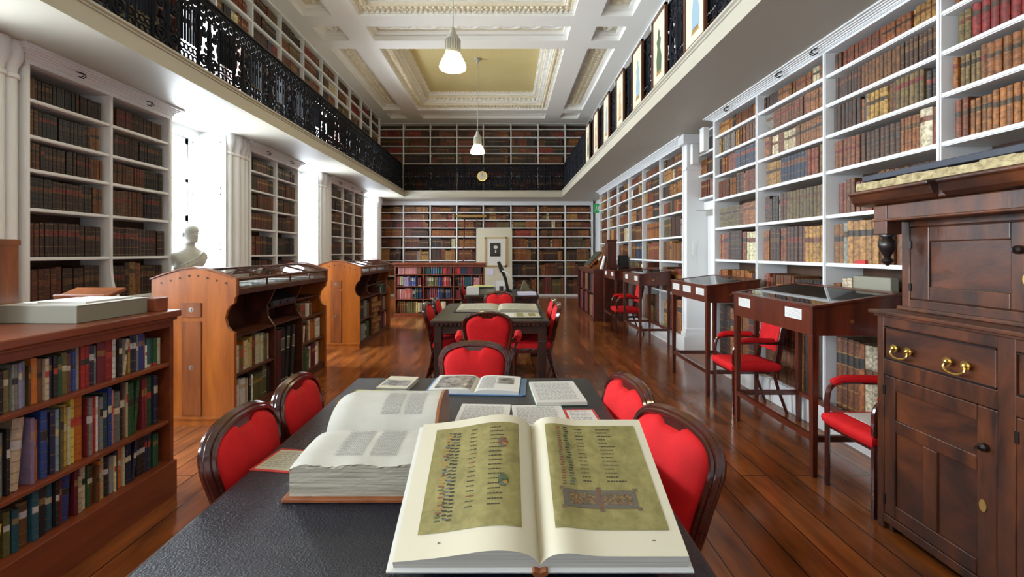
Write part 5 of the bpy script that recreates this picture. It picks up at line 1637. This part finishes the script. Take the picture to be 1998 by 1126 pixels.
for i in range(26):                                     # tall decorated column, outer edge of the left page
    v = .090+i*.0112
    mark(-.248+r5.uniform(-.003, .003), v, .007, .0024, r5.choice([1, 2, 4, 4, 3]))
    mark(-.232+r5.uniform(-.003, .003), v+.003, .006, .002, r5.choice([0, 2, 0]))
    mark(-.219+r5.uniform(-.002, .002), v, .006, .0022, 0)
    mark(-.240+r5.uniform(-.01, .01), v+.006, .003, .0015, 0)
obj('initial_column', w, INKS, pg)
w = MB()
for i in range(18):
    v = .118+i*.0152
    text_rows(w, -.182, -.162, v-.004, v+.004, 1, lambda u, q: bp_(u, q, .0020), r5, m=0 if r5.random() > .2 else 1, hgt=.40, word=.0045)
    text_rows(w, -.126, -.126+r5.uniform(.025, .045), v-.004, v+.004, 1, lambda u, q: bp_(u, q, .0020), r5, m=0, hgt=.40, word=.00455)
obj('lettering', w, INKS, pg)
for (cx_, cv, m) in ((-.088, .318, 1), (-.086, .188, 3)):   # two small leafy ornaments
    w = MB()
    for k in range(9):
        a = k*2.4
        mark(cx_+.010*math.cos(a)*(1-k*.06), cv+.014*math.sin(a), .006, .005, [m, 2, m, 3, m, 4][k % 6], .0020+.0001*k)
    obj('leaf_ornament', w, INKS, pg)
w = MB()
for i in range(24):                                     # decorated column of the right page
    v = .185+i*.0088
    mark(.078+r5.uniform(-.002, .002), v, .005, .0022, r5.choice([1, 1, 5, 1]))
    mark(.100+r5.uniform(-.003, .003), v+.002, .006, .0022, r5.choice([0, 0, 3, 2]))
obj('initial_column', w, INKS, pg)
w = MB()
for i in range(15):
    v = .200+i*.0132
    text_rows(w, .128, .150, v-.004, v+.004, 1, lambda u, q: bp_(u, q, .0020), r5, m=0, hgt=.40, word=.00455)
    text_rows(w, .192, .192+r5.uniform(.02, .055), v-.004, v+.004, 1, lambda u, q: bp_(u, q, .0020), r5, m=0, hgt=.40, word=.00455)
obj('lettering', w, INKS, pg)
w = MB()
patch(w, .068, .258, .118, .172, .0016, 5); patch(w, .074, .252, .123, .167, .0018, 2); patch(w, .079, .155, .127, .163, .0020, 5); patch(w, .168, .247, .127, .163, .0020, 5); patch(w, .158, .165, .118, .172, .0022, 1)
for i in range(150):
    a, b = r5.choice(((.082, .152), (.171, .244)))
    mark(r5.uniform(a, b), r5.uniform(.130, .160), .0022, .0012, r5.choice([4, 1, 4, 3, 0, 2, 4]), .0024)
for (a, b) in ((.068, .118), (.068, .172), (.258, .118), (.258, .172), (.163, .176), (.163, .114)): mark(a, b, .006, .005, 5)
mark(-.235, .034, .003, .0016, 5); mark(.268, .036, .004, .0016, 5)
obj('ornamental_band', w, INKS, pg)
one('book_wedge', MB().prism([(1.09, T), (1.425, T), (1.425, .902), (1.09, .764)], 'x', -.20, .36), 'blackplastic', 'black wedge on the table propping the big open facsimile volume', 'stand')

# thick old folio lying open, gutter across the table
root = thing('open_book', 'thick old folio lying open with rough uncut edges, left of the big facsimile', 'book', (-.46, 1.68, T))
obj('cover', MB().box(-.672, -.250, 1.375, 2.02, T, .763), 'brownleather', root, bevel=.003)
X0_, X1_ = -.655, -.262
ys_ = [1.392, 1.42, 1.47, 1.53, 1.59, 1.635, 1.66, 1.672, 1.685, 1.71, 1.75, 1.80, 1.86, 1.92, 1.98, 2.005]
zs_ = [.856, .862, .868, .872, .873, .868, .858, .848, .868, .893, .915, .927, .930, .922, .905, .895]
def oz(y):
    for i in range(len(ys_)-1):
        if y <= ys_[i+1]: return zs_[i]+(zs_[i+1]-zs_[i])*(y-ys_[i])/(ys_[i+1]-ys_[i])
    return zs_[-1]
w = MB()
nx = 30
ro = random.Random(3)
edge = [ro.uniform(-.004, .004) for _ in range(nx+1)]
vs, fs = [], []
for j, (y, z) in enumerate(zip(ys_, zs_)):
    for i in range(nx+1):
        x = X0_+(X1_-X0_)*i/nx
        vs.append((x, y+(edge[i] if j == 0 else 0), z+.004*math.sin(i*.5)*(1 if j == 0 else .25)-(.012*(1-i/5)**2 if i < 5 else 0)))
for j in range(len(ys_)-1):
    for i in range(nx):
        q = j*(nx+1)+i
        fs.append((q, q+1, q+nx+2, q+nx+1))
w.add(vs, fs, 0)
pgs = obj('pages', w, 'oldpage', root, smooth=True, angle=70)
w = MB()
K = 14
vs, fs = [], []
for k in range(K+1):
    for i in range(nx+1):
        x = X0_+(X1_-X0_)*i/nx
        zt = .856+.004*math.sin(i*.5)-(.012*(1-i/5)**2 if i < 5 else 0)
        vs.append((x, 1.392+(edge[i] if k == K else ro.uniform(-.0004, .0004)), .763+(zt-.763)*k/K+(ro.uniform(-.0006, .0006) if 0 < k < K else 0)))
fs = [(k*(nx+1)+i, k*(nx+1)+i+1, (k+1)*(nx+1)+i+1, (k+1)*(nx+1)+i) for k in range(K) for i in range(nx)]
w.add(vs, fs)
for (x, fl_) in ((X0_, 1), (X1_, 0)):
    vs, fs = [], []
    for (y, z) in zip(ys_, zs_): vs += [(x, y, .763), (x, y, z-(.012 if fl_ else 0))]
    fs = [(2*i, 2*i+2, 2*i+3, 2*i+1) for i in range(len(ys_)-1)]
    w.add(vs, [f[::-1] for f in fs] if fl_ else fs)
w.quad((X0_, 2.005, .763), (X0_, 2.005, .895), (X1_, 2.005, .895), (X1_, 2.005, .763))
obj('page_edges', w, 'deckle', root)
w = MB()
poly = [(y, z+.006) for y, z in zip(ys_[8:], zs_[8:])]+[(2.015, .763), (1.685, .763)]
w.prism(poly, 'x', X1_+.001, X1_+.012)
obj('cover_edge', w, 'brownleather', root)
w = MB()
for (ya, yb_, xs) in ((1.715, 1.86, ((-.47, -.40), (-.385, -.315))), (1.44, 1.625, ((-.54, -.45), (-.43, -.345)))):
    for (a, b) in xs:
        text_rows(w, ya, yb_, a, b, 14, lambda u, v: (v, u, oz(u)+.0022), r5, hgt=.42, m=0, word=.016)
obj('printed_text', w, 'greyink', pgs)

def sheet(name, label, cat, cx, cy, rot, sx, sy, th, m, lines=None, z=T, border=None, cols=1):
    Mx = Matrix.Translation((cx, cy, z)) @ Matrix.Rotation(math.radians(rot), 4, 'Z')
    root = thing(name, label, cat, (cx, cy, z))
    w = MB(); w.x = Mx; w.box(-sx/2, sx/2, -sy/2, sy/2, 0, th)
    obj('backing' if border else 'sheet', w, border or m, root)
    top = th
    ix, iy = sx/2, sy/2
    if border:
        ix, iy = sx/2-.012, sy/2-.012
        w = MB(); w.x = Mx; w.box(-ix, ix, -iy, iy, th, th+.0006)
        obj('sheet', w, m, root); top = th+.0006
    if lines:
        w = MB()
        for c_ in range(cols):
            a = -ix*.84+c_*(ix*1.68/cols)
            text_rows(w, a, a+ix*1.68/cols-.012, -iy*.82, iy*.82, lines, lambda u, v: Mx @ Vector((u, v, top+.0004)), r5, hgt=.45, word=.016)
        obj('printed_text', w, 'greyink', root)
    return root
sheet('notice_card', 'red-bordered card on the table left of the thick old folio', 'card', -.795, 1.66, -8, .155, .175, .002, 'map', 8, border='redcard')
sheet('printed_sheet', 'white printed sheet at the centre of the table, left of a matching sheet', 'paper', -.105, 2.13, -3, .24, .28, .0015, 'paper', 22, cols=1)
sheet('printed_sheet', 'white printed sheet on the table, between another sheet and the red card', 'paper', .150, 2.12, 2, .24, .27, .0015, 'paper', 22)
sheet('notice_card', 'small white card with a red border at the right of the table', 'card', .345, 2.11, 2, .145, .165, .002, 'paper', 6, border='redcard')
root = sheet('booklet', 'white booklet of printed sheets lying open near the far right table corner', 'book', .262, 2.43, 3, .25, .36, .018, 'paper', 20)
w = MB(); w.x = Matrix.Translation((.262, 2.43, T)) @ Matrix.Rotation(math.radians(3), 4, 'Z')
w.box(-.127, .127, -.182, .182, 0, .002)
obj('cover', w, 'green', root)
# landscape picture book, open
root = thing('open_book', 'open picture book with a grey landscape plate at the far edge of the table', 'book', (-.17, 2.57, T))
Mx = Matrix.Translation((-.165, 2.57, T)) @ Matrix.Rotation(math.radians(-4), 4, 'Z')
def ln(u): a = abs(u); return .006+.022*(1-math.exp(-a/.02))*(1-.35*(a/.24)**2)
w = MB(); w.x = Mx
w.box(-.262, .262, -.155, .155, 0, .004)
w.box(.245, .275, -.150, .150, .004, .007)
obj('cover', w, 'bluecard', root)
w = MB(); w.x = Mx
w.grid(lambda a, b: (-.24+.48*a, -.145+.29*b, ln(-.24+.48*a)), 30, 1)
for v, fl_ in ((-.145, 0), (.145, 1)):
    vs = []
    for i in range(31):
        u = -.24+.48*i/30
        vs += [(u, v, .004), (u, v, ln(u))]
    fs = [(2*i, 2*i+2, 2*i+3, 2*i+1) for i in range(30)]
    w.add(vs, [f[::-1] for f in fs] if fl_ else fs)
for u in (-.24, .24):
    w.quad((u, -.145, .004), (u, .145, .004), (u, .145, ln(u)), (u, -.145, ln(u)))
pp = obj('pages', w, 'paper', root, smooth=True, angle=50)
w = MB(); w.x = Mx
for (a, b, c_, d_) in ((-.215, -.02, -.115, .120), (.115, .205, -.02, .10)):
    w = MB(); w.x = Mx
    w.grid(lambda p, q: (a+(b-a)*p, c_+(d_-c_)*q, ln(a+(b-a)*p)+.0012), 8, 1)
    obj('printed_plate', w, 'photo', pp)
w = MB()
text_rows(w, .02, .105, -.115, .12, 16, lambda u, v: Mx @ Vector((u, v, ln(u)+.0012)), r5, hgt=.4, word=.012)
obj('printed_text', w, 'greyink', pp)
# small closed book with a landscape on its cover
root = thing('closed_book', 'small cream book with a grey landscape cover, at the far left of the table', 'book', (-.60, 2.58, T))
Mx = Matrix.Translation((-.605, 2.585, T)) @ Matrix.Rotation(math.radians(-6), 4, 'Z')
w = MB(); w.x = Mx; w.box(-.085, .085, -.115, .115, 0, .003).box(-.085, .085, -.115, .115, .019, .022).box(-.085, -.082, -.115, .115, .003, .019)
obj('cover', w, 'page', root)
w = MB(); w.x = Mx; w.box(-.082, .082, -.112, .112, .003, .019)
obj('pages', w, 'pageedge', root)
w = MB(); w.x = Mx; w.box(-.072, .072, -.07, .035, .022, .0226)
obj('cover_picture', w, 'photo', root)
one('pamphlet', MB().box(-.80, -.585, 2.36, 2.43, T, .770), 'green', 'narrow green pamphlet lying behind the thick old folio', 'book', bevel=.002)
w = MB(); w.x = Matrix.Translation((-.69, 2.395, .7705)) @ Matrix.Rotation(-.12, 4, 'Z'); w.box(-.10, .10, -.03, .03, 0, .004)
one('paper_slip', w, 'yellowpaper', 'pale green slip resting on the narrow green pamphlet', 'paper')
one('closed_book', MB().box(-.83, -.64, 2.24, 2.33, T, .768), 'goldink', 'small ochre book beside the far left edge of the thick old folio', 'book', bevel=.003)
one('pencil_case', MB().box(-.745, -.685, 1.90, 1.97, T, .775), 'bluecard', 'small blue-green pencil case at the left edge of the foreground table', 'pencil case', bevel=.008)

# ---------------------------------------------------------------- second table
root = thing('atlas', 'huge open atlas lying across the second library table', 'book', (-.11, 6.05, T))
def an(u): a = abs(u); return .008+.03*(1-math.exp(-a/.03))*(1-.3*(a/.5)**2)
obj('cover', MB().box(-.66, .44, 5.72, 6.42, T, .756), 'dark', root)
w = MB()
w.grid(lambda a, b: (-.62+1.02*a, 5.74+.66*b, T+.004+an(-.51+1.02*a)), 30, 1)
for v, fl_ in ((5.74, 0), (6.40, 1)):
    vs = []
    for i in range(31):
        u = -.51+1.02*i/30
        vs += [(u-.11, v, .756), (u-.11, v, T+.004+an(u))]
    fs = [(2*i, 2*i+2, 2*i+3, 2*i+1) for i in range(30)]
    w.add(vs, [f[::-1] for f in fs] if fl_ else fs)
for u in (-.51, .51): w.quad((u-.11, 5.74, .756), (u-.11, 6.40, .756), (u-.11, 6.40, T+.004+an(u)), (u-.11, 5.74, T+.004+an(u)))
ap = obj('pages', w, 'map', root, smooth=True, angle=50)
w = MB()
for (a, b) in ((-.46, -.06), (.06, .46)):
    text_rows(w, a, b, 5.80, 6.34, 14, lambda u, v: (u-.11, v, T+.0052+an(u)), r5, hgt=.25, word=.05)
obj('printed_lines', w, 'greyink', ap)
root = thing('map_sheet', 'flat map on a dark board at the near right of the second table', 'map', (.12, 5.42, T))
obj('board', MB().box(-.20, .415, 5.16, 5.66, T, .762), 'dark', root)
obj('sheet', MB().box(-.17, .39, 5.22, 5.64, .762, .764), 'map', root)
obj('printed_area', MB().box(.12, .20, 5.26, 5.60, .764, .7645).box(.26, .34, 5.30, 5.56, .764, .7645), ['parch'], root)
obj('white_inset', MB().box(-.02, .09, 5.3, 5.58, .764, .7645), 'paper', root)

# ---------------------------------------------------------------- far desk
root = thing('file_box', 'white box at the left end of the far desk, topped with yellow-green papers', 'box', (-.47, 8.3, T))
obj('body', MB().box(-.70, -.48, 8.08, 8.36, T, .885), 'paper', root, bevel=.004)
one('paper_stack', MB().box(-.475, -.20, 8.15, 8.45, T, .86), 'greybox', 'olive-green stack beside the white box on the far desk', 'papers')
one('paper', MB().box(-.60, -.22, 8.12, 8.44, .886, .896), 'yellowpaper', 'yellow-green papers lying on the white box of the far desk', 'paper')
root = thing('picture_stand', 'small white standing card with a dark portrait on the far desk', 'card', (-.11, 8.2, T))
obj('card', MB().prism([(8.15, T), (8.155, 1.0), (8.16, 1.0), (8.25, T)], 'x', -.19, -.035), 'paper', root)
obj('portrait', MB().box(-.125, -.055, 8.145, 8.149, .80, .90), 'ink', root)
one('paper_fan', MB().prism([(-.33, T), (-.20, T), (-.205, .93)], 'y', 8.5, 8.6), 'lilac', 'pale lilac folded paper standing beside the portrait card', 'paper')
root = thing('desk_lamp', 'black angled desk lamp standing on the far desk', 'lamp', (.0, 8.75, T))
obj('base', MB().lathe([(.08, 0), (.08, .02), (.02, .03)], (.03, 8.75, T), 16), 'blackplastic', root)
obj('arm', MB().tube([(.03, 8.75, T+.02), (-.02, 8.75, 1.0), (-.10, 8.72, 1.20)], .03, 8), 'blackplastic', root)
obj('shade', MB().tube([(-.08, 8.72, 1.13), (-.15, 8.70, 1.32)], [.045, .03], 10), 'blackplastic', root)
obj('cable', MB().tube(spline([(-.08, 8.68, 1.15), (.03, 8.6, 1.1), (.12, 8.6, .95), (.10, 8.7, .78)], 5), .008, 5), 'paper', root)
root = thing('laptop', 'open grey laptop seen from the side on the far desk', 'laptop', (.25, 8.6, T))
obj('keyboard', MB().box(.22, .48, 8.45, 8.80, T, .768), 'steel', root)
w = MB(); w.x = Matrix.Translation((.235, 8.62, .77)) @ Matrix.Rotation(-.45, 4, 'Y'); w.box(-.008, .008, -.18, .18, 0, .27)
obj('screen', w, 'blackplastic', root, bevel=.004)
one('book_cradle', MB().prism([(.27, .769), (.47, .769), (.36, .95), (.33, .95)], 'y', 8.84, 8.95), 'greybox', 'grey book cradle behind the laptop on the far desk', 'stand')
one('paper_stack', MB().box(.20, .52, 8.02, 8.34, T, .79), 'lilac', 'pale lilac stack of papers at the right end of the far desk', 'papers')

# ---------------------------------------------------------------- books: the largest become things of their own
bpy.context.view_layer.update()
dg = bpy.context.evaluated_depsgraph_get()
eye = Vector((0, 0, CZ))
GL_ = {'glass', 'pane', 'lid_glass'}
def visible(p):
    d = Vector(p)-eye
    L_ = d.length
    d.normalize()
    o, left = eye.copy(), L_-.02
    for _ in range(6):
        hit, loc, nrm, idx, ob, mx = SC.ray_cast(dg, o, d, distance=left)
        if not hit: return True
        if ob.name.split('.')[0] not in GL_: return False
        left -= (loc-o).length+.002
        o = loc+d*.002
        if left <= 0: return True
    return False
def project(p): return PX+F*p[0]/p[1], PY-F*(p[2]-CZ)/p[1]
for b in BOOKS:
    mp = b['mp']
    cs = [mp(b['u']+a*b['w'], b['v'], b['z']+t*b['h']) for a, t in ((0, 0), (1, 0), (1, 1), (0, 1))]
    b['vis'] = 0
    b['area'] = 0
    if min(c_[1] for c_ in cs) < .4: continue
    q = [project(c_) for c_ in cs]
    ar = abs(sum(q[i][0]*q[(i+1) % 4][1]-q[(i+1) % 4][0]*q[i][1] for i in range(4)))/2
    n = 0
    for t in (.12, .35, .6, .9):
        for a in (.25, .75):
            p = mp(b['u']+a*b['w'], b['v']-.006, b['z']+t*b['h'])
            x, y = project(p)
            if 0 <= x < 1998 and 0 <= y < 1126 and visible(p): n += 1
    b['vis'] = n/8
    b['area'] = ar*n/8
for kind, cap in (('leather', 300), ('modern', 300)):
    lst = sorted([b for b in BOOKS if b['kind'] == kind and b['vis'] > .2], key=lambda b: -b['area'])
    top = lst[:cap]
    ids = set(id(b) for b in top)
    word = 'leather book' if kind == 'leather' else 'book'
    name = 'leather_book' if kind == 'leather' else 'shelf_book'
    grp = 'old leather books on the wall shelves' if kind == 'leather' else 'modern books on the low shelves'
    for b in top:
        w = MB()
        add_book(w, b, 2 if b['area'] > 120 else 1)
        cx_, cy_, _ = b['mp'](b['u']+b['w']/2, b['v']+b['d']/2, 0)
        one(name, w, 'book' if kind == 'leather' else 'cloth', f"{b['cn']} {word}, {ordn(b['n'])} from left, {b['shelf']}, {b['place']}", 'book', grp, origin=(cx_, cy_, b['z']), smooth=True, angle=30)
    w = MB()
    for b in BOOKS:
        if b['kind'] == kind and id(b) not in ids:
            add_book(w, b, 1 if b['area'] > 90 else 0)
    o = obj('far_leather_books' if kind == 'leather' else 'far_shelf_books', w, 'book' if kind == 'leather' else 'cloth')
    tag(o, 'many small brown leather books filling the more distant white shelves' if kind == 'leather' else 'many small coloured books on the more distant low shelves', 'books', None, 'stuff')
print('books', len(BOOKS), [sum(1 for b in BOOKS if b['kind'] == k) for k in ('leather', 'modern')])
